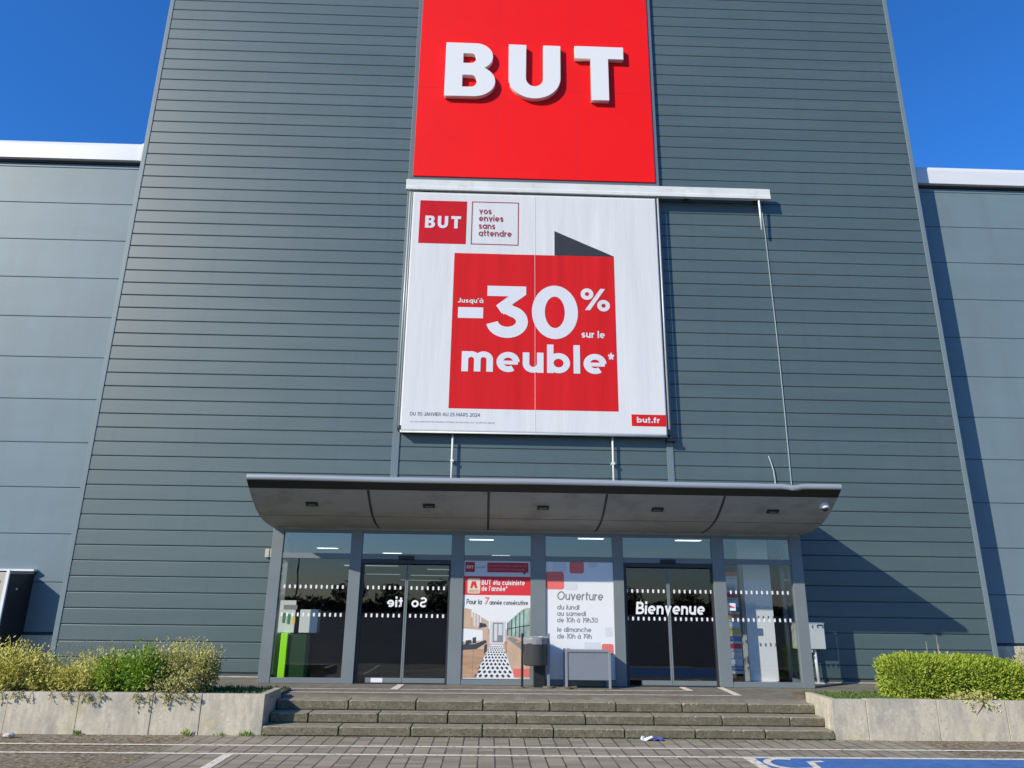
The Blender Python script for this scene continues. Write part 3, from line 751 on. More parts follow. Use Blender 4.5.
# the sheet: slightly slack fabric
sh = MB(); NX, NZ = 180, 110; bx0, bx1, bz0, bz1 = -1.845, 3.555, 5.055, 10.50
def slack(x, z):
    u = (x-bx0)/(bx1-bx0); v = (z-bz0)/(bz1-bz0); e = min(u, 1-u, v, 1-v)
    return .009*noise.noise(Vector((x*2.2, z*.5, 3)))*min(1, e*9)+.003*noise.noise(Vector((x*5, z*.8, 8)))*min(1, e*9)
for j in range(NZ+1):
    for i in range(NX+1):
        x = bx0+(bx1-bx0)*i/NX; z = bz0+(bz1-bz0)*j/NZ
        sh.v.append((x, 14.15+slack(x, z), z))
sh.f = [(j*(NX+1)+i, j*(NX+1)+i+1, (j+1)*(NX+1)+i+1, (j+1)*(NX+1)+i) for j in range(NZ) for i in range(NX)]
sho = sh.build('sheet', 'banner', bn, smooth=True, fix=False)
so_ = sho.modifiers.new('thick', 'SOLIDIFY'); so_.thickness = .006; so_.offset = 1
MB().box(-1.83, 3.54, 14.20, 14.33, 5.075, 10.48).build('frame_box', 'aluD', bn)
YB = 14.128
for xa, xb, ya, yb_ in ((-1.935, -1.902, 5.20, 10.52), (-1.885, -1.862, 5.12, 10.52), (3.585, 3.625, 5.19, 10.52)):
    MB().tube(((xa+xb)/2, 14.15, ya), ((xa+xb)/2, 14.15, yb_), (xb-xa)/2, 12).build('frame_tube', 'cream', bn, smooth=True)
MB().tube((-1.84, 14.155, 5.045), (3.55, 14.155, 5.045), .019, 12).build('frame_tube', 'whiteD', bn, smooth=True)
for x in (-1.86, 3.60): MB().box(x-.035, x+.035, 14.14, D-.004, 5.08, 5.17).build('bracket', 'black', bn)
MB().box(3.56, 3.74, 14.18, D-.004, 4.96, 5.02).build('bracket', 'black', bn)
def bplate(name, poly, material, dy=0, th=.0015): return MB().plate(poly, YB-dy, th).build(name, material, bn)
def rect(x0, x1, z0, z1): return [(x0, z0), (x1, z0), (x1, z1), (x0, z1)]
# keep print just above the slack sheet: printed squares are draped on the same surface
def drape(name, x0, x1, z0, z1, material, off=.004, nx=24, nz=24):
    mb = MB()
    for j in range(nz+1):
        for i in range(nx+1):
            x = lerp(x0, x1, i/nx); z = lerp(z0, z1, j/nz); mb.v.append((x, 14.146+slack(x, z)-off, z))
    mb.f = [(j*(nx+1)+i, j*(nx+1)+i+1, (j+1)*(nx+1)+i+1, (j+1)*(nx+1)+i) for j in range(nz) for i in range(nx)]
    return mb.build(name, material, bn, smooth=True, fix=False)
drape('red_square', -.888, 2.578, 5.543, 9.022, 'bred', .004, 120, 110)
drape('logo_square', -1.685, -.650, 9.238, 10.289, 'bred2', .004)
drape('address_square', 2.837, 3.545, 5.246, 5.490, 'bred', .004)
mb = MB(); nn = 16
for i in range(nn+1):
    x = lerp(1.283, 2.578, i/nn); zt_ = lerp(9.614, 9.032, i/nn)
    for z in (9.024, zt_): mb.v.append((x, 14.1415+slack(x, z), z))
mb.f = [(2*i, 2*i+2, 2*i+3, 2*i+1) for i in range(nn)]
mb.build('dark_triangle', 'bdark', bn, fix=False)
mb = MB()
for x0_, x1_, z0_, z1_ in ((-.545, .50, 10.272, 10.296), (-.545, .50, 9.236, 9.260), (-.545, -.521, 9.2605, 10.2715), (.476, .50, 9.2605, 10.2715)):
    drape('outline_edge', x0_, x1_, z0_, z1_, 'bmaroon', .004, 12, 12)
YT = 14.1375
def fit(poly): return [(lerp(-1.555, -.772, (x+1.268)/4.22), lerp(9.611, 9.910, (z-13.062)/1.51)) for x, z in poly]
for pl_ in ([outer, hole1, hole2], [U], [T]): curve_mesh('logo_letter', [fit(q) for q in pl_], 14.134, .006, 'bwhite', bn, bevel=.001)
for wd, x1, z in (('vos', -.108, 9.988), ('envies', .154, 9.809), ('sans', -.022, 9.621), ('attendre', .339, 9.443)):
    text('slogan', wd, -.380, x1, z, .108, .24, YT, 'bmaroon', bn, surf=slack, gap=.17)
text('offer_small', "Jusqu'à", -.767, -.236, 7.861, .076, .27, YT, 'bwhite', bn, surf=slack, gap=.14)
drape('minus_bar', -.765, -.235, 7.514, 7.760, 'bwhite', .0075, 8, 4)
# big 3: flat top, diagonal and bowl
b3 = MB()
def bstrip(mbx, pts, t, y):
    L, Rr = strip(pts, t); n = len(L)
    mbx.add([(q.x, y+slack(q.x, q.y), q.y) for q in L]+[(q.x, y+slack(q.x, q.y), q.y) for q in Rr], [(i, i+1, n+i+1, n+i) for i in range(n-1)])
b3.add([(x, YT+slack(x, z), z) for x, z in ((-.155, 8.030), (.30, 8.030), (.035, 7.815), (.16, 7.63), (.42, 7.88), (.672, 8.075), (.672, 8.266), (-.155, 8.266))], [tuple(range(8))])
bstrip(b3, [(.16+.0, 7.735), (.245, 7.757)]+arc(.272, 7.455, .315, .245, 88, -40, 14)[2:]+arc(.272, 7.455, .315, .245, -40, -172, 14)[1:], .250, YT-.0006)
b3.build('numeral', 'bwhite', bn, fix=False)
b0 = MB()
oo = arc(1.285, 7.694, .489, .61, 0, 360, 48)[:-1]; ii = arc(1.283, 7.690, .212, .36, 0, 360, 48)[:-1]; n = 48
b0.add([(x, YT+slack(x, z), z) for x, z in oo]+[(x, YT+slack(x, z), z) for x, z in ii], [(i, (i+1) % n, n+(i+1) % n, n+i) for i in range(n)])
b0.build('numeral', 'bwhite', bn, fix=False)
pc = MB()
for cx_, cz_ in ((1.975, 8.125), (2.325, 7.868)):
    oo = arc(cx_, cz_, .137, .133, 0, 360, 28)[:-1]; ii = arc(cx_, cz_, .047, .046, 0, 360, 28)[:-1]
    pc.add([(x, YT+slack(x, z), z) for x, z in oo]+[(x, YT+slack(x, z), z) for x, z in ii], [(i, (i+1) % 28, 28+(i+1) % 28, 28+i) for i in range(28)])
pc.add([(x, YT-.0006+slack(x, z), z) for x, z in ((1.925, 7.757), (2.035, 7.757), (2.365, 8.255), (2.262, 8.255))], [(0, 1, 2, 3)])
pc.build('percent_sign', 'bwhite', bn, fix=False)
text('offer_small', 'sur le', 1.842, 2.334, 7.130, .113, .28, YT, 'bwhite', bn, surf=slack, gap=.13)
text('offer_word', 'meuble', -.655, 2.346, 6.335, .440, .285, YT, 'bwhite', bn, surf=slack, gap=.15)
text('asterisk', '*', 2.385, 2.525, 6.42, .28, .16, YT, 'bwhite', bn, surf=slack)
text('date_line', 'DU 30 JANVIER AU 25 MARS 2024', -1.656, -.245, 5.377, .070/CAP*1.05, .17, YT+.003, 'btext', bn, surf=slack, gap=.16)
text('legal_line', "sur une selection de meubles signales en magasin voir conditions detail", -1.650, .046, 5.240, .026, .17, YT+.003, 'bfaint', bn, surf=slack, gap=.2)
text('web_address', 'but.fr', 2.944, 3.411, 5.318, .085, .30, YT, 'bwhite', bn, surf=slack, gap=.14)
mb = MB()
for k in range(61):
    z = lerp(5.07, 10.48, k/60)
    for x in (.857+.012*(1-k/30), .864+.012*(1-k/30)): mb.v.append((x, 14.1360+slack(x, z), z))
mb.f = [(2*k, 2*k+1, 2*k+3, 2*k+2) for k in range(60)]
mb.build('sheet_seam', 'vinyl', bn, fix=False)

# rail above the banner
ra = thing('banner_rail', (2.07, 14.2, 10.52), 'long white box rail between the red sign and the sale banner', 'rail')
rb = MB()
rb.prism_x([(14.09, 10.535), (14.18, 10.535), (14.18, 10.79), (14.10, 10.79), (14.10, 10.625), (14.09, 10.61)], -2.015, 6.155)
rb.build('box_rail', 'whiteD', ra, bevel=.004)
for x in (-1.6, .4, 2.4, 4.3, 5.9): MB().box(x-.05, x+.05, 14.182, D-.002, 10.60, 10.68).build('bracket', 'aluD', ra)
MB().tube((5.895, 14.135, 10.534), (5.915, 14.17, 9.79), .022, 10).build('crank_tube', 'whiteD', ra, smooth=True)
tag(MB().path([(6.02, 14.335, 10.5), (6.05, 14.335, 9.77), (6.085, 14.335, 7.03), (6.085, 14.335, 5.6), (6.076, 14.335, 3.8)], .011, 6).build('hanging_cable', mat('grey_cable', (.30, .36, .38), .6)), 'thin grey cable running down from the rail to the canopy', 'cable')
tag(MB().path([(5.66, 14.335, 4.72), (5.69, 14.32, 4.60), (5.725, 14.31, 4.42), (5.74, 14.31, 4.22), (5.735, 14.335, 3.8)], .011, 6).build('loose_cable', mat('pale_cable', (.45, .5, .5), .6)), 'short pale cable end curling above the canopy', 'cable')
for x, lb in ((-.785, 'slim white pipe under the banner, left of the pair'), (2.453, 'slim white pipe under the banner, right of the pair')):
    t = thing('support_pipe', (x, 14.25, 3.8), lb, 'pipe', 'white pipes between banner and canopy')
    MB().tube((x, 14.25, 3.78), (x, 14.25, 5.10), .021, 10).build('pipe', 'whiteD', t, smooth=True)
    mb = MB(); mb.box(x-.035, x+.035, 14.225, D-.003, 4.47, 4.51); mb.build('clamp', 'whiteD', t)

# alarm box left of the porch
al = thing('alarm_box', (-4.24, 14.3, 2.55), 'small beige box on the cladding left of the entrance', 'alarm box')
MB().box(-4.285, -4.205, 14.255, 14.348, 2.56, 2.72).build('cover', 'kface', al, bevel=.008)
MB().box(-4.20, -4.175, 14.27, 14.348, 2.565, 2.715).build('side_plate', 'pcream', al, bevel=.004)

# ------------------------------------------------------------------ posters on the glass
YP = YV+.030
kp = thing('kitchen_poster', (.15, YP, .52), 'tall poster showing a kitchen with a black and white tiled floor', 'poster')
MB().box(-.445, .753, YP, YP+.006, .522, 2.517).build('sheet', 'pwhite', kp)
def pp(name, polys, material, lay, parent=kp):
    mb = MB()
    for q in polys: mb.plate(q, YP-.001-.0012*lay, .001)
    return mb.build(name, material, parent)
pp('top_band', [rect(-.443, .751, 2.245, 2.515)], 'plight', 0)
pp('logo_square', [rect(-.425, -.255, 2.310, 2.487)], mat('deep_red_poster_ink', (.42, .02, .035), .5), 1)
pp('speech_box', [[(-.03, 2.31), (.60, 2.31), (.66, 2.27), (.665, 2.31), (.715, 2.31), (.715, 2.482), (-.03, 2.482)]], mat('deep_red_bubble_ink', (.42, .025, .04), .5), 1)
def fit2(poly): return [(lerp(-.402, -.280, (x+1.268)/4.22), lerp(2.372, 2.425, (z-13.062)/1.51)) for x, z in poly]
for pl_ in ([outer, hole1, hole2], [U], [T]): curve_mesh('logo_letter', [fit2(q) for q in pl_], YP-.006, .004, 'pcream', kp, bevel=.0005)
text('slogan', 'vous aider', -.235, -.055, 2.385, .022, .2, YP-.004, 'pblue', kp)
text('slogan', 'la satisfaction cuisine de', -.005, .690, 2.410, .030, .2, YP-.004, 'psalmon', kp, gap=.2)
text('slogan', 'la satisfaction a la parole', -.005, .640, 2.345, .030, .2, YP-.004, 'psalmon', kp, gap=.2)
pp('red_band', [rect(-.443, .751, 1.915, 2.240)], 'pred', 1)
pp('badge', [rrect(-.375, -.150, 1.940, 2.200, .03)], 'pcream', 2)
pp('badge_mark', [[(-.33, 2.03), (-.29, 2.03), (-.265, 2.09), (-.24, 2.03), (-.20, 2.03), (-.23, 2.15), (-.30, 2.15)]], 'pred', 3)
pp('badge_base', [rect(-.355, -.17, 1.955, 2.005)], 'ptan2', 3)
text('headline', 'BUT élu cuisiniste', -.125, .650, 2.090, .062, .27, YP-.005, 'pwhite', kp, gap=.16)
text('headline', "de l'année*", -.125, .340, 1.985, .062, .27, YP-.005, 'pwhite', kp, gap=.16)
text('sub_headline', 'Pour la', -.390, -.120, 1.755, .062, .22, YP-.003, 'pdark', kp, gap=.16, slant=.1)
text('sub_headline', '7', -.075, .0, 1.755, .088, .24, YP-.003, 'psalmon', kp, slant=.15)
text('sub_headline', 'année consécutive', .020, .705, 1.752, .055, .22, YP-.003, 'pdark', kp, gap=.16, slant=.1)
# kitchen picture in perspective, laid out in picture units 0..1 (x) and 0..1 (z)
KX0, KX1, KZ0, KZ1 = -.440, .748, .540, 1.705
def K(x, z): return (KX0+(KX1-KX0)*x, KZ0+(KZ1-KZ0)*z)
def kq(*pts): return [K(*q) for q in pts]
pp('picture_ground', [kq((0, 0), (1, 0), (1, 1), (0, 1))], 'ptan2', 1)
pp('picture_ceiling', [kq((0, 1), (.16, .82), (.44, .66), (.62, .66), (.9, .92), (.93, 1))], 'pwhite', 2)
pp('picture_back_wall', [kq((.40, .47), (.64, .47), (.64, .80), (.40, .80))], 'plight', 3)
pp('picture_floor_base', [kq((.18, 0), (.78, 0), (.60, .46), (.42, .46))], 'pwhite', 3)
pp('picture_wall_cabinet', [kq((0, .70), (.12, .71), (.12, .97), (0, .99)), kq((.14, .70), (.25, .68), (.25, .88), (.14, .93)), kq((.27, .68), (.38, .62), (.38, .80), (.27, .86))], 'ptan2', 4)
pp('picture_glazed_door', [kq((.16, .73), (.19, .725), (.19, .90), (.16, .92)), kq((.21, .725), (.235, .72), (.235, .88), (.21, .895))], 'plight', 5)
pp('picture_splashback', [kq((0, .50), (.30, .52), (.30, .67), (0, .69))], 'pwhite', 4)
pp('picture_hood', [kq((.25, .78), (.34, .76), (.36, .72), (.24, .70))], 'pdark', 5)
pp('picture_base_cabinet', [kq((0, 0), (.16, 0), (.165, .40), (0, .385)), kq((.17, 0), (.22, .0), (.34, .40), (.17, .40))], 'ptan', 4)
pp('picture_worktop', [kq((0, .385), (.20, .40), (.36, .50), (.34, .53), (.18, .47), (0, .46))], 'pdark', 6)
pp('picture_pots', [kq((.05, .47), (.13, .48), (.13, .53), (.05, .52)), kq((.15, .48), (.20, .49), (.20, .57), (.15, .56)), kq((.03, .44), (.09, .45), (.09, .48), (.03, .47))], 'pdark', 7)
pp('picture_oven', [kq((.325, .33), (.36, .38), (.36, .48), (.325, .45))], 'pdark', 6)
pp('picture_doorway', [kq((.445, .50), (.60, .50), (.60, .78), (.445, .78))], 'pgrey', 4)
pp('picture_doorway_light', [kq((.465, .52), (.515, .52), (.515, .76), (.465, .76)), kq((.53, .60), (.59, .60), (.59, .76), (.53, .76))], 'plight', 5)
pp('picture_window', [kq((.66, .60), (.99, .55), (.99, .99), (.88, .97), (.66, .78))], 'pgreen', 4)
pp('picture_window_bar', [kq((x, .60-(x-.66)*.15), (x+.012, .60-(x-.66)*.15), (x+.012, .78+(x-.66)*.85), (x, .78+(x-.66)*.85)) for x in (.66, .72, .78, .84, .90)]+[kq((.66, .685), (.99, .74), (.99, .755), (.66, .695))], 'pdark', 5)
pp('picture_side_worktop', [kq((.66, .555), (.72, .58), (1, .46), (1, .36), (.90, .38))], 'pgrey', 6)
pp('picture_side_cabinet', [kq((.66, .545), (.90, .38), (1, .35), (1, 0), (.80, 0), (.66, .36))], 'ptan2', 5)
pp('picture_fruit', [kq((.80, .49), (.86, .50), (.85, .53), (.80, .52))], 'porange', 7)
pp('picture_chair', [kq((.62, .50), (.66, .52), (.66, .40), (.64, .34), (.63, .40))], 'ptan', 7)
# tiled floor: diamonds in perspective
fl = []
rowsz = [0, .055, .11, .165, .215, .262, .305, .342, .375, .403, .427, .447]
for r_ in range(len(rowsz)-1):
    z0, z1 = rowsz[r_], rowsz[r_+1]; zm = (z0+z1)/2
    n_ = 7
    xl = lambda z: .18+.24*z/.46; xr = lambda z: .78-.18*z/.46
    for c_ in range(n_):
        f0 = (c_+(.5 if r_ % 2 else 0))/n_; wd = .36/n_
        if f0+wd > 1: continue
        xm = lambda z, f: lerp(xl(z), xr(z), f)
        fl.append(kq((xm(zm, max(0, f0-wd)), zm), (xm(z0, f0+.0001), z0+.004), (xm(zm, min(1, f0+wd)), zm), (xm(z1, f0+.0001), z1-.002)))
pp('picture_floor_tiles', fl, 'pdark', 6)
pp('red_corner_note', [kq((.76, .02), (.99, .02), (.99, .13), (.76, .13))], 'psalmon', 8)

op = thing('opening_hours_poster', (1.64, YP, .52), 'white opening hours poster with rounded red squares', 'poster')
MB().box(1.030, 2.249, YP, YP+.006, .522, 2.523).build('sheet', 'pwhite', op)
for q in (rrect(1.031, 1.356, 2.03, 2.338, .045), rrect(1.463, 1.722, 2.31, 2.522, .04), rrect(2.017, 2.222, .93, 1.115, .035)): pp('red_square', [q], 'psalmon', 2, op)
fg = mat('faint_grey_square_ink', (.66, .68, .71), .5)
for q in (rrect(1.802, 1.966, 2.42, 2.520, .02), rrect(2.086, 2.214, 1.235, 1.39, .02), rrect(1.71, 2.0, 1.035, 1.14, .02), rrect(1.36, 1.60, 2.02, 2.14, .03), rrect(1.15, 1.40, 2.34, 2.515, .03)): pp('grey_square', [q], fg, 1, op)
text('heading', 'Ouverture', 1.228, 2.048, 1.848, .106, .19, YP-.004, 'pgrey', op, gap=.15, slant=.12)
for s_, x1, z in (('du lundi', 1.620, 1.685), ('au samedi', 1.735, 1.577), ('de 10h à 19h30', 1.950, 1.467), ('le dimanche', 1.828, 1.308), ('de 10h à 19h', 1.835, 1.195)):
    text('hours_line', s_, 1.226, x1, z, .060, .18, YP-.004, 'pgrey', op, gap=.17, slant=.12)

# ------------------------------------------------------------------ things inside the porch
gb = thing('collection_box', (-3.45, 13.9, ZL), 'green collection box with painted sunlit strip behind the left pane', 'collection box')
MB().box(-3.845, -3.742, 13.97, 14.25, ZL+.012, 1.20).build('body', 'dkgreen', gb, bevel=.01)
MB().box(-3.74, -3.615, 13.93, 14.24, ZL+.012, 1.21).build('sunlit_strip', 'lime', gb, bevel=.01)  # strip of sun between post shadows, painted as brighter green
MB().box(-3.613, -3.22, 13.98, 14.25, ZL+.012, 1.19).build('shaded_side', 'dkgreen', gb, bevel=.01)
dc = thing('leaflet_display', (-3.7, 14.1, 1.22), 'white leaflet card with green figures standing on the green box', 'display card')
MB().box(-3.85, -3.56, 14.08, 14.10, 1.215, 1.78).build('card', 'card', dc)
mb = MB()
for x, z in ((-3.76, 1.38), (-3.67, 1.36)): mb.plate(rrect(x-.025, x+.03, z, z+.18, .02), 14.076, .003)
mb.build('green_figure', mat('leaflet_green', (.05, .22, .09), .6), dc)
mb = MB(); mb.plate(rrect(-3.60, -3.55, 1.36, 1.50, .02), 14.076, .003); mb.build('yellow_figure', 'pyellow', dc)
mb = MB(); mb.plate(rect(-3.78, -3.53, 1.62, 1.70), 14.076, .003); mb.build('print_band', 'pgrey', dc)
cw = thing('white_carton', (-3.3, 14.15, 1.21), 'pale carton on the green box behind the left pane', 'carton')
MB().box(-3.45, -3.12, 14.0, 14.22, 1.215, 1.62).build('box_body', 'card', cw, bevel=.01)

rk_ = thing('leaflet_rack', (4.5, 14.0, ZL), 'tall leaflet rack with coloured brochures behind the right pane', 'leaflet rack')
fr = MB(); fr.box(4.40, 4.425, 13.90, 13.93, ZL+.01, 2.42); fr.box(4.66, 4.685, 13.90, 13.93, ZL+.01, 2.42); fr.box(4.36, 4.72, 13.75, 14.05, ZL+.01, ZL+.03)
fr.build('frame', 'greybox', rk_)
cols = ['pred', 'pwhite', 'plight', 'psalmon', 'pwhite', 'pgrey', 'porange', 'pwhite', 'pyellow', 'pblue', 'pred', 'plight', 'pwhite', 'pblue']
for k in range(14):
    z = 2.28-k*.128
    MB().box(4.428, 4.657, 13.885-.004*(k % 3), 13.90-.004*(k % 3), z, z+.115).build('brochure', cols[k], rk_)
    MB().box(4.426, 4.659, 13.868, 13.87, z-.008, z+.035).build('pocket', 'plight', rk_)
ws = thing('white_standee', (5.05, 14.2, ZL), 'white display board standing in the porch behind the right pane', 'display board')
MB().box(4.80, 5.32, 13.93, 13.97, ZL+.06, 2.62).build('board', 'white', ws, bevel=.004)
MB().box(4.84, 5.28, 13.80, 14.10, ZL+.009, ZL+.058).build('foot', 'white', ws, bevel=.005)
mb = MB(); mb.plate(rrect(4.60, 4.76, 1.78, 2.02, .06), 14.18, .004); mb.plate(rrect(4.63, 4.76, 1.30, 1.58, .01), 14.18, .004)
ws2 = thing('wall_notices', (4.70, 14.2, 1.3), 'yellow and dark notices hanging beside the white display board', 'notice')
MB().box(4.66, 4.79, 14.18, 14.19, 1.76, 2.05).build('yellow_sheet', 'pyellow', ws2)
MB().box(4.68, 4.79, 14.18, 14.19, 1.28, 1.62).build('dark_sheet', 'pdark', ws2)

# ceiling lights of the shop
for x, y, lb in ((2.45, 17.7, 'bright ceiling panel seen above the opening hours poster'), (4.85, 17.8, 'bright ceiling panel seen above the entrance lettering'), (-3.05, 16.8, 'bright ceiling panel seen in the left top pane'), (-.20, 18.5, 'bright ceiling panel seen above the kitchen poster'), (-4.9, 22.5, 'narrow ceiling light seen low in the left pane'), (-3.2, 24.5, 'narrow ceiling light seen above the exit door'), (.4, 25, 'far ceiling panel deep in the shop')):
    t = thing('ceiling_light', (x, y, 3.3), lb, 'ceiling light', 'ceiling lights inside the shop')
    MB().box(x-.32, x+.32, y-.14, y+.14, 3.29, 3.318).build('frame', 'white', t)
    MB().box(x-.30, x+.30, y-.12, y+.12, 3.282, 3.289).build('diffuser', 'lamp', t)

for i, (x, y, hw) in enumerate(((-5.2, 33, 1.2), (-1.9, 36, 1.1), (1.5, 34, 1.2), (5.0, 36, 1.2), (-6.2, 44, 1.0), (-3.4, 45, 1.3), (.2, 44, 1.4), (4.6, 46, 1.5), (-5.0, 56, 1.6), (-.8, 57, 1.6), (4.0, 56, 1.8))):
    t = thing('strip_light', (x, y, 3.3), 'distant strip light glowing deep inside the shop behind the door glass', 'strip light', 'strip lights deep in the shop')
    MB().box(x-hw, x+hw, y-.09, y+.09, 3.262, 3.318).build('housing', 'white', t)
    MB().box(x-hw+.02, x+hw-.02, y-.08, y+.08, 3.235, 3.261).build('tube', 'lampF', t)

# ------------------------------------------------------------------ in front of the doors
lb = thing('litter_bin', (.82, 13.12, ZL), 'round dark litter bin with clear bag hung between two posts', 'litter bin')
MB().box(.582, .622, 13.10, 13.14, ZL+.002, 1.285).build('post', 'black', lb, bevel=.004)
MB().box(1.028, 1.072, 13.09, 13.15, ZL+.002, 1.29).build('post', 'greybox', lb, bevel=.004)
body = MB(); body.lathe(.825, 13.12, [(.02, .775), (.19, .775), (.198, .80), (.200, 1.20), (.205, 1.215), (.19, 1.218), (.185, 1.0), (.02, .95)], 32); body.build('bucket', 'bin', lb, smooth=True)
MB().tube((.623, 13.12, .80), (1.027, 13.12, .80), .016).build('cross_bar', 'cream', lb)
bag = MB(); nb = 28
prof = [(.196, 1.222), (.208, 1.232), (.214, 1.19), (.212, 1.12)]
vs = []
for j, (r, z) in enumerate(prof):
    for i in range(nb):
        a = 2*pi*i/nb; q = .012*noise.noise(Vector((cos(a)*3, sin(a)*3, z*20)))
        sag = .05*noise.noise(Vector((cos(a)*1.6, sin(a)*1.6, 2))) if j == 3 else .012*noise.noise(Vector((cos(a)*4, sin(a)*4, j)))
        vs.append((.825+(r+q)*cos(a), 13.12+(r+q)*sin(a), z+sag))
bag.add(vs, [(j*nb+i, j*nb+(i+1) % nb, (j+1)*nb+(i+1) % nb, (j+1)*nb+i) for j in range(3) for i in range(nb)])
bag.build('bin_bag', 'plastic', lb)
mb = MB()
MB().lathe(.60, 13.12, [(.05, ZL+.001), (.05, ZL+.010), (.03, ZL+.014)], 16).build('foot', 'step', lb); MB().lathe(1.05, 13.12, [(.10, ZL+.001), (.095, ZL+.022), (.04, ZL+.03)], 16).build('foot', 'step', lb)
MB().box(.80, .99, 13.16, 13.26, ZL+.002, .77).build('ash_box', 'black', lb, bevel=.004)

tr = thing('metal_planter', (1.72, 13.2, ZL), 'low grey sheet metal box on legs beside the litter bin', 'planter')
MB().box(1.352, 2.085, 13.00, 13.34, .555, 1.028).build('box_body', 'greybox', tr, bevel=.006)
for x in (1.325, 2.06):
    for y in (12.985, 13.30):
        MB().box(x, x+.04, y, y+.04, ZL+.002, 1.04).build('leg', mat('leg_grey', (.25, .265, .28), .45) if 'leg_grey' not in bpy.data.materials else bpy.data.materials['leg_grey'], tr, bevel=.003)
mb = MB(); mb.box(1.366, 2.059, 12.985, 13.00, 1.0, 1.03); mb.build('rim', 'greybox', tr)
mb = MB(); mb.lathe(1.34, 13.0, [(.10, ZL+.001), (.095, ZL+.025), (.03, ZL+.03)], 16); mb.build('foot_plate', 'step', tr)

cb = thing('meter_cabinet', (6.05, 13.9, ZL), 'pale grey meter cabinet on a post beside the porch', 'cabinet')
MB().box(5.765, 6.325, 14.10, 14.33, 1.030, 1.480).build('housing', 'cab', cb, bevel=.008)
MB().box(5.75, 6.34, 14.09, 14.34, 1.4805, 1.495).build('lid', 'cab', cb, bevel=.004)
MB().tube((6.165, 14.20, ZL+.004), (6.145, 14.20, 1.031), .028, 12).build('post', 'white', cb, smooth=True)
MB().box(6.10, 6.25, 14.14, 14.26, ZL+.002, ZL+.02).build('foot', 'white', cb, bevel=.003)
MB().plate(rect(6.20, 6.30, 1.44, 1.465), 14.096, .003).build('name_plate', 'pdark', cb)
for x in (6.04, 6.14, 6.24): MB().plate(rrect(x-.012, x+.012, 1.35, 1.39, .005, 2), 14.097, .002).build('lock', 'plight', cb)
MB().box(5.99, 6.08, 14.13, 14.28, .97, 1.029).build('cable_gland', 'cab', cb)
tag(MB().path([(6.06, 14.20, .97), (6.05, 14.21, .7), (6.055, 14.22, ZL+.003)], .012, 6).build('cabinet_cable', mat('dark_cable', (.08, .085, .09), .6)), 'thin dark cable hanging from the meter cabinet to the ground', 'cable')

# dark box against the left wing
kb = thing('wall_kiosk', (-9.6, 14.5, 0), 'dark boxed doorway with a cream front against the left wing', 'kiosk')
MB().box(-10.9, -8.92, 14.22, DW-.002, .46, 2.20).build('body', 'kside', kb, bevel=.006)
MB().box(-10.85, -9.005, 14.195, 14.218, .50, 2.22).build('front_panel', 'kface', kb)
MB().box(-9.003, -8.945, 14.18, 14.218, .46, 2.26).build('front_edge', 'white', kb, bevel=.004)
MB().box(-11.0, -8.885, 14.80, DW-.002, 2.262, 2.30).build('top_flashing', 'white', kb)
MB().box(-11.0, -8.89, 14.83, DW-.002, 2.215, 2.26).build('top_gap', 'aluD', kb)
MB().box(-8.9195, -8.915, 14.42, 14.47, 1.90, 1.94).build('side_label', 'plight', kb)
kt = MB()
for x, s_ in ((-9.55, .05), (-9.35, .05), (-9.2, .05)): kt.plate(rect(x, x+.12, 2.02, 2.07), 14.192, .002)
kt.build('front_print', 'pgrey', kb)

# ------------------------------------------------------------------ litter
lt = thing('paper_litter', (2.287, 10.815, 0), 'crumpled white and blue paper on the paving by the steps', 'litter')
def crumple(name, cx, cy, w_, d_, h_, material, parent):
    mb = MB(); nx, ny = 7, 5
    for j in range(ny):
        for i in range(nx):
            u, v = i/(nx-1)-.5, j/(ny-1)-.5
            mb.v.append((cx+u*w_+random.uniform(-.008, .008), cy+v*d_+random.uniform(-.008, .008), .008+h_*abs(noise.noise(Vector((i*.9+cx, j*.9+cy, 2))))*1.8))
    mb.f = [(j*nx+i, j*nx+i+1, (j+1)*nx+i+1, (j+1)*nx+i) for j in range(ny-1) for i in range(nx-1)]
    o = mb.build(name, material, parent, fix=False); q = o.modifiers.new('t', 'SOLIDIFY'); q.thickness = .002; return o
crumple('white_sheet', 2.22, 10.82, .18, .11, .06, 'paper', lt); crumple('blue_sheet', 2.37, 10.81, .17, .09, .05, 'pbl', lt)
def rock(name, cx, cy, r, material, label):
    mb = MB(); nn = 10
    vs = []
    for j in range(6):
        for i in range(nn):
            a = 2*pi*i/nn; b = pi*j/5; q = r*(1+.35*noise.noise(Vector((cos(a)*1.5+cx, sin(a)*1.5, j*.8))))
            vs.append((cx+q*sin(b)*cos(a)*1.4, cy+q*sin(b)*sin(a), .004+r*.6+q*.6*cos(b)))
    mb.add(vs, [(j*nn+i, j*nn+(i+1) % nn, (j+1)*nn+(i+1) % nn, (j+1)*nn+i) for j in range(5) for i in range(nn)])
    return tag(mb.build(name, material), label, 'stone')
rock('stone', -6.30, 10.67, .055, 'stone', 'pale stone on the asphalt at the foot of the left wall')

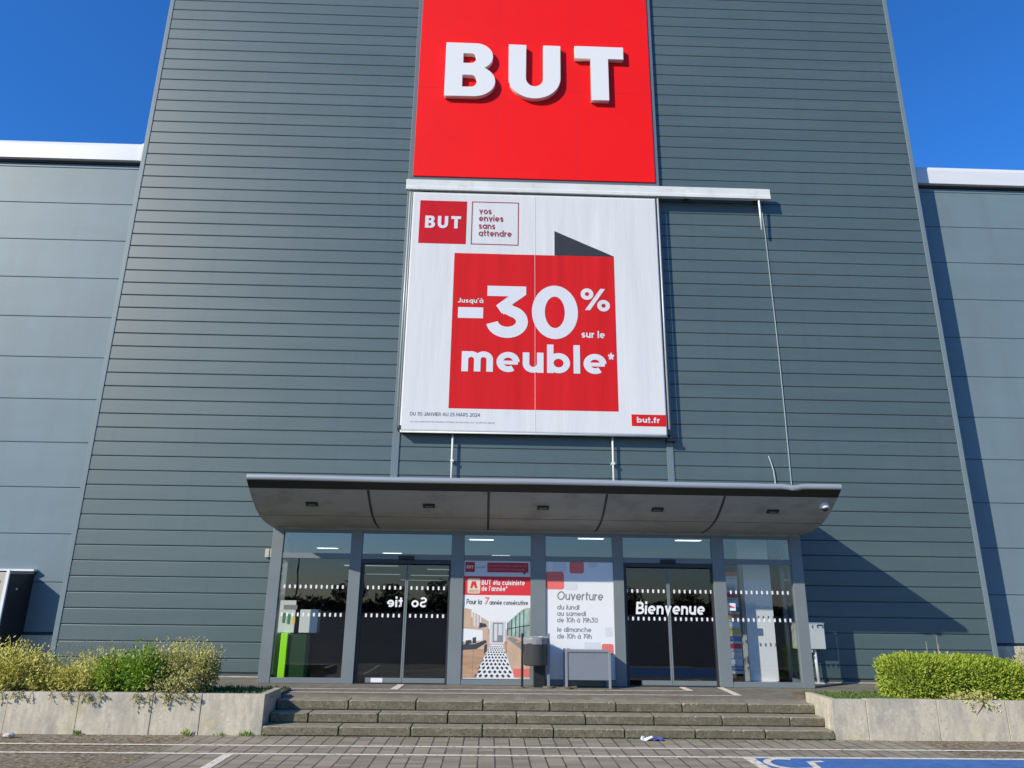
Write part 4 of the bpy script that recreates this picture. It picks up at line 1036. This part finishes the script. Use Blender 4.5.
# ------------------------------------------------------------------ plants
def leaf(mb, p, d, up, L, W):
    d = d.normalized(); s_ = d.cross(up)
    if s_.length < 1e-3: s_ = d.orthogonal()
    s_.normalize(); nrm = s_.cross(d)*.18*L
    n = len(mb.v)
    for q in (p, p+d*L*.5+s_*W*.5-nrm, p+d*L, p+d*L*.5-s_*W*.5-nrm): mb.v.append((q.x, q.y, q.z))
    mb.f += [(n, n+1, n+2), (n, n+2, n+3)]
def rnd(): return Vector((random.gauss(0, 1), random.gauss(0, 1), random.gauss(0, 1))).normalized()
def shrub(name, label, cat, centers, nleaf, L, W, material, sx=None, group=None, stems=8, base=.46, lean=.35, spiky=0.0, tight=.0):
    cx = sum(c[0] for c in centers)/len(centers); cy = sum(c[1] for c in centers)/len(centers)
    t = thing(name, (cx, cy, base), label, cat, group)
    mb = MB()
    vol = [c[3]*c[4]*c[5] for c in centers]; tot = sum(vol)
    for c, vl in zip(centers, vol):
        n_ = int(nleaf*vl/tot); x, y, z, rx, ry, rz = c
        k = 0
        while k < n_:
            d = rnd(); r = random.random()**(.33 if not tight else .12)
            P = Vector((x+d.x*rx*r, y+d.y*ry*r, z+d.z*rz*r))
            ns = noise.noise(P*3.1)+.5*noise.noise(P*7.3)
            if r > .62 and ns < -.12+.35*(r-.62)-tight*.3: 
                if random.random() < .8: continue
            if P.z < base-.02 and P.y > 10.94: continue
            k += 1
            if spiky and r > .7 and d.z > .2 and random.random() < spiky: P += Vector((random.gauss(0, .05), random.gauss(0, .05), random.uniform(.02, .16)))
            dd = (d*.8+rnd()*.9+Vector((0, -.25, lean))).normalized()
            leaf(mb, P, dd, Vector((-.4, -.55, .7)) if random.random() < .75 else rnd(), L*random.uniform(.6, 1.3), W*random.uniform(.7, 1.25))
    mb.build('foliage', material, t, fix=False)
    sb = MB()
    for c in centers:
        for k in range(stems):
            a = Vector((c[0]+random.uniform(-.5, .5)*c[3], c[1]+random.uniform(-.4, .4)*c[4], base))
            b = Vector((c[0]+random.uniform(-.85, .85)*c[3], c[1]+random.uniform(-.7, .7)*c[4], c[2]+random.uniform(.2, .85)*c[5]))
            sb.tube(a, b, .008, 5, .003)
    sb.build('stems', 'bark', t)
    return t
hd = thing('clipped_hedge', (7.2, 11.62, .46), 'bright green clipped hedge on the right planter', 'hedge')
def hedge_top(x): return 1.085+.03*noise.noise(Vector((x*2.1, 4, 0)))+.02*noise.noise(Vector((x*6, 9, 0)))-.20*max(0, (x-7.55)/.9)**1.3
mb = MB(); HX0, HX1, HY0, HY1, HZ0 = 6.07, 8.6, 11.13, 12.12, .47
k = 0
while k < 21000:
    x, y, z = random.uniform(HX0, HX1), random.uniform(HY0, HY1), random.uniform(HZ0, 1.16); zt_ = hedge_top(x)
    # rounded box: distance to the skin in each direction
    u = (x-(HX0+HX1)/2)/((HX1-HX0)/2); v = (y-(HY0+HY1)/2)/((HY1-HY0)/2); w_ = (z-(HZ0+zt_)/2)/((zt_-HZ0)/2)
    du = max(0, (abs(x-(HX0+HX1)/2)-((HX1-HX0)/2-.36))/.36); dv = abs(v); dw = abs(w_) if w_ > 0 else .75*abs(w_)
    r = (du**2.6+dv**3.2+dw**3.6)**(1/3.0)
    lump = 1+.10*noise.noise(Vector((x*3.3, y*3.3, z*3.3)))+.08*noise.noise(Vector((x*8, y*8, z*8)))
    if r > lump: continue
    if r < .62 and random.random() < .75: continue
    if r > .75 and noise.noise(Vector((x*5.2, y*5.2+3, z*6.2))) > .30 and random.random() < .85: continue      # hollows between shoots
    k += 1
    d = Vector((u*du, v*1.2, w_+.35))+rnd()*.75+Vector((0, -.25, .15))
    P = Vector((x, y, z))
    if r > .9*lump and random.random() < .10: P += Vector((random.gauss(0, .02), -.01, random.uniform(.0, .05)))
    leaf(mb, P, d, Vector((-.4, -.55, .7)) if random.random() < .65 else rnd(), .050*random.uniform(.55, 1.3), .026*random.uniform(.7, 1.2))
mb.build('foliage', 'leafR', hd, fix=False)
sb = MB()
for k in range(40):
    x = random.uniform(HX0+.15, HX1-.15); y = random.uniform(11.3, 11.95)
    sb.tube((x, y, .46), (x+random.gauss(0, .12), y+random.gauss(0, .1), random.uniform(.75, 1.0)), .009, 5, .003)
sb.build('stems', 'bark', hd)
shrub('leafy_overhang', 'yellow green runners hanging over the right planter wall', 'plant',
      [(7.0, 10.99, .53, .32, .09, .12), (6.75, 11.02, .55, .18, .06, .06), (7.25, 10.98, .44, .10, .05, .07)], 420, .05, .026, 'leafP', stems=4, base=.3)
shrub('dry_shrub', 'pale half bare shrub at the right end of the clipped hedge', 'shrub',
      [(8.75, 11.9, .86, .40, .4, .40)], 900, .05, .024, 'leafP', stems=24, base=.47)
shrub('yellow_shrub', 'yellow leafed shrub at the far left of the planter', 'shrub',
      [(-7.3, 11.62, .76, .55, .5, .34), (-6.75, 11.60, .73, .42, .48, .29), (-6.38, 11.56, .68, .28, .42, .24)], 6800, .055, .027, 'leafY', spiky=.3, stems=10)
shrub('low_shrub', 'low yellowish shrub in the middle of the left planter', 'shrub',
      [(-5.98, 11.58, .67, .34, .42, .24), (-5.62, 11.56, .70, .34, .44, .26)], 3200, .05, .026, 'leafY', spiky=.35, stems=10)
shrub('green_shrub', 'fresh green leafy shrub between yellow shrubs on the left planter', 'shrub',
      [(-5.42, 11.48, .70, .30, .44, .27), (-5.05, 11.52, .76, .32, .46, .32), (-4.85, 11.40, .70, .24, .36, .24)], 3600, .062, .036, 'leafG', spiky=.15, stems=8)
shrub('pale_shrub', 'tall pale yellow shrub spilling over the left wall by the steps', 'shrub',
      [(-4.80, 11.66, .80, .36, .42, .28), (-4.35, 11.58, .79, .36, .44, .33), (-4.20, 11.60, .74, .20, .40, .30), (-4.5, 11.16, .60, .34, .20, .14), (-4.32, 10.96, .50, .18, .06, .10)], 6200, .048, .023, 'leafP', spiky=.45, stems=20)
# trailing runners over the wall
for cxr, zc, n_, lb_ in ((-6.62, .46, 60, 'sparse yellow runners hanging over the far left wall slab'), (-5.6, .47, 70, 'sparse yellow runners hanging over the wall below the low shrub'), (-4.42, .42, 130, 'dense runners hanging over the wall below the pale shrub')):
    t = thing('hanging_runner', (cxr, 10.93, .5), lb_, 'plant')
    mb = MB(); sbm = MB()
    for k in range(12):
        x = cxr+random.uniform(-.42, .42); ln_ = random.uniform(.02, .14)*(1.0 if n_ < 100 else 1.4)
        a = Vector((x, 11.02, .545)); b = Vector((x+random.uniform(-.04, .04), 10.93, .52)); c = Vector((x+random.uniform(-.08, .08), 10.90, .52-ln_))
        sbm.tube(a, b, .004, 4); sbm.tube(b, c, .004, 4, .002)
        for q in range(n_//10+2):
            P = b.lerp(c, random.random()); leaf(mb, P, (rnd()+Vector((0, -.9, -.2))), Vector((0, 0, 1)), .042, .022)
    mb.build('foliage', 'leafP', t, fix=False); sbm.build('stem', 'bark', t)
# dry stalks behind the left shrubs
ds = thing('dry_stalks', (-5.9, 12.1, .46), 'thin dry grass stalks standing behind the left shrubs', 'dry grass')
mb = MB(); fl_ = MB()
for k in range(130):
    x = random.uniform(-6.9, -4.6) if k < 85 else random.uniform(-5.9, -5.0); y = random.uniform(11.8, 12.3); h_ = random.uniform(.35, .78)
    a = Vector((x, y, .45)); b = a+Vector((random.gauss(0, .07), random.gauss(0, .05), h_))
    mb.tube(a, b, .0035, 3, .002)
    for q in range(6): leaf(fl_, a.lerp(b, random.uniform(.6, 1)), rnd()+Vector((0, 0, .8)), Vector((0, 1, 0)), .035, .008)
mb.build('stalk', 'stalk', ds); fl_.build('seed_heads', 'stalk', ds, fix=False)
ds = thing('dry_stalks', (7.15, 12.1, .46), 'two pale dry stalks rising behind the clipped hedge', 'dry grass')
mb = MB()
for x, h_ in ((7.18, .92), (7.0, .83), (7.19, .80)): mb.tube((x, 12.0, .45), (x+.01, 12.0, .45+h_), .008, 5, .004)
mb.build('stalk', 'stalk', ds)
# grass and weeds nobody could count
gr = MB()
def tuft(x, y, z, n_, h_):
    for k in range(n_):
        d = Vector((random.gauss(0, .5), random.gauss(0, .5), 1)); leaf(gr, Vector((x+random.gauss(0, .03), y+random.gauss(0, .025), z)), d, rnd(), h_*random.uniform(.5, 1.3), h_*.13)
for k in range(420):
    x = random.uniform(-4.1, -3.12) if random.random() < .6 else random.uniform(-4.3, -3.6); tuft(x, random.uniform(11.1, 12.40), .453, 4, .05)
for k in range(650): tuft(random.uniform(5.02, 6.6), random.uniform(11.1, 12.40), .463, 4, .055)
for k in range(700): tuft(random.uniform(-9, -4), random.uniform(11.1, 12.4), .453, 3, .06)
for k in range(500): tuft(random.uniform(6, 10), random.uniform(11.1, 12.4), .463, 3, .06)
tag(gr.build('grass', 'grass', fix=False), 'short grass on the planter soil', 'grass', kind='stuff')
gr = MB()
for x, n_, h_ in ((-4.06, 14, .10), (-4.02, 10, .13), (-3.62, 12, .08), (-3.42, 12, .07), (-3.36, 10, .10), (-3.24, 12, .09), (-3.12, 14, .07), (-3.0, 10, .05), (-5.56, 14, .09), (-5.5, 10, .07), (-5.1, 8, .04), (-3.55, 8, .05), (5.2, 7, .04)):
    for k in range(2): tuft(x+random.gauss(0, .05), 10.915, .004, n_//2, h_*.75)
for k in range(90): tuft(random.uniform(-3.0, 4.8), 10.915+random.gauss(0, .008), .004, 3, .025)
tag(gr.build('weeds', 'leafG', fix=False), 'small weeds along the foot of wall and steps', 'weeds', kind='stuff')
# dry leaf litter along the steps and wall
lf_ = MB()
for k in range(420):
    x = random.uniform(-7, 9); y = 10.92-abs(random.gauss(0, .10 if -3 < x < 4.9 else .22))
    leaf(lf_, Vector((x, y, .010+random.random()*.006)), Vector((random.gauss(0, 1), random.gauss(0, 1), .15)), Vector((0, 0, 1)), random.uniform(.015, .035), random.uniform(.008, .016))
tag(lf_.build('leaf_litter', 'stalk', fix=False), 'dry leaf crumbs along the foot of the steps', 'leaf litter', kind='stuff')

# ------------------------------------------------------------------ behind the camera: what the glass reflects
def make_tree():
    t = thing('car_park_tree', (0, 0, 0), 'dark tree across the car park, mirrored in the glass doors', 'tree', 'trees mirrored in the glass')
    tm = MB(); tm.tube((0, 0, 0), (.05, 0, 2.4), .16, 8, .10)
    for k in range(7):
        a = k*.9; tm.tube((.05, 0, 1.5+.12*k), (1.1*cos(a), 1.1*sin(a), 3.0+.25*k), .05, 5, .015)
    tm.build('trunk', 'bark', t)
    cr = MB()
    for k in range(1900):
        d = rnd(); r = random.random()**.4; P = Vector((d.x*2.1*r, d.y*2.1*r, 3.6+d.z*1.9*r))
        if noise.noise(P*.9) < -.08: continue
        leaf(cr, P, d+rnd(), rnd(), .34, .2)
    cr.build('crown', 'leafD', t, fix=False)
    return t
tree0 = make_tree()
spots = [(-46, -70, 1.0), (-36, -78, 1.2), (-27, -66, .9), (-20, -82, 1.25), (-13, -74, 1.05), (-7, -86, 1.3), (0, -78, 1.0), (6, -72, .9), (12, -84, 1.25), (19, -76, 1.1), (26, -70, .95), (34, -80, 1.2), (44, -72, 1.0)]
for i, (x, y, k) in enumerate(spots):
    o = tree0 if i == 0 else copy_tree(tree0)
    o.location = (x, y, 0); o.scale = (k*1.0, k*1.0, k*.66); o.rotation_euler = (0, 0, i*1.7)
hb = MB()
for k in range(9000):
    x = random.uniform(-70, 70); h_ = 1.7+.7*noise.noise(Vector((x*.12, 3, 0)))
    P = Vector((x, -92+random.uniform(-1.5, 1.5), random.random()*h_)); leaf(hb, P, rnd(), rnd(), .75, .5)
tag(hb.build('far_wood', 'leafD', fix=False), 'dark far wood beyond the car park, mirrored in the glass', 'wood', kind='stuff')
sl_ = thing('street_lamp', (-16, -36, 0), 'curved street lamp mirrored in the left pane', 'street lamp')
MB().tube((-16, -36, 0), (-16, -36, 5.2), .08, 10, .05).build('pole', 'greybox', sl_)
MB().path([(-16, -36, 5.2), (-15.6, -36, 5.45), (-15.0, -36, 5.5), (-14.4, -36, 5.4)], .04).build('arm', 'greybox', sl_)
MB().box(-14.5, -13.8, -36.15, -35.85, 5.28, 5.42).build('lamp_head', 'black', sl_, bevel=.03)
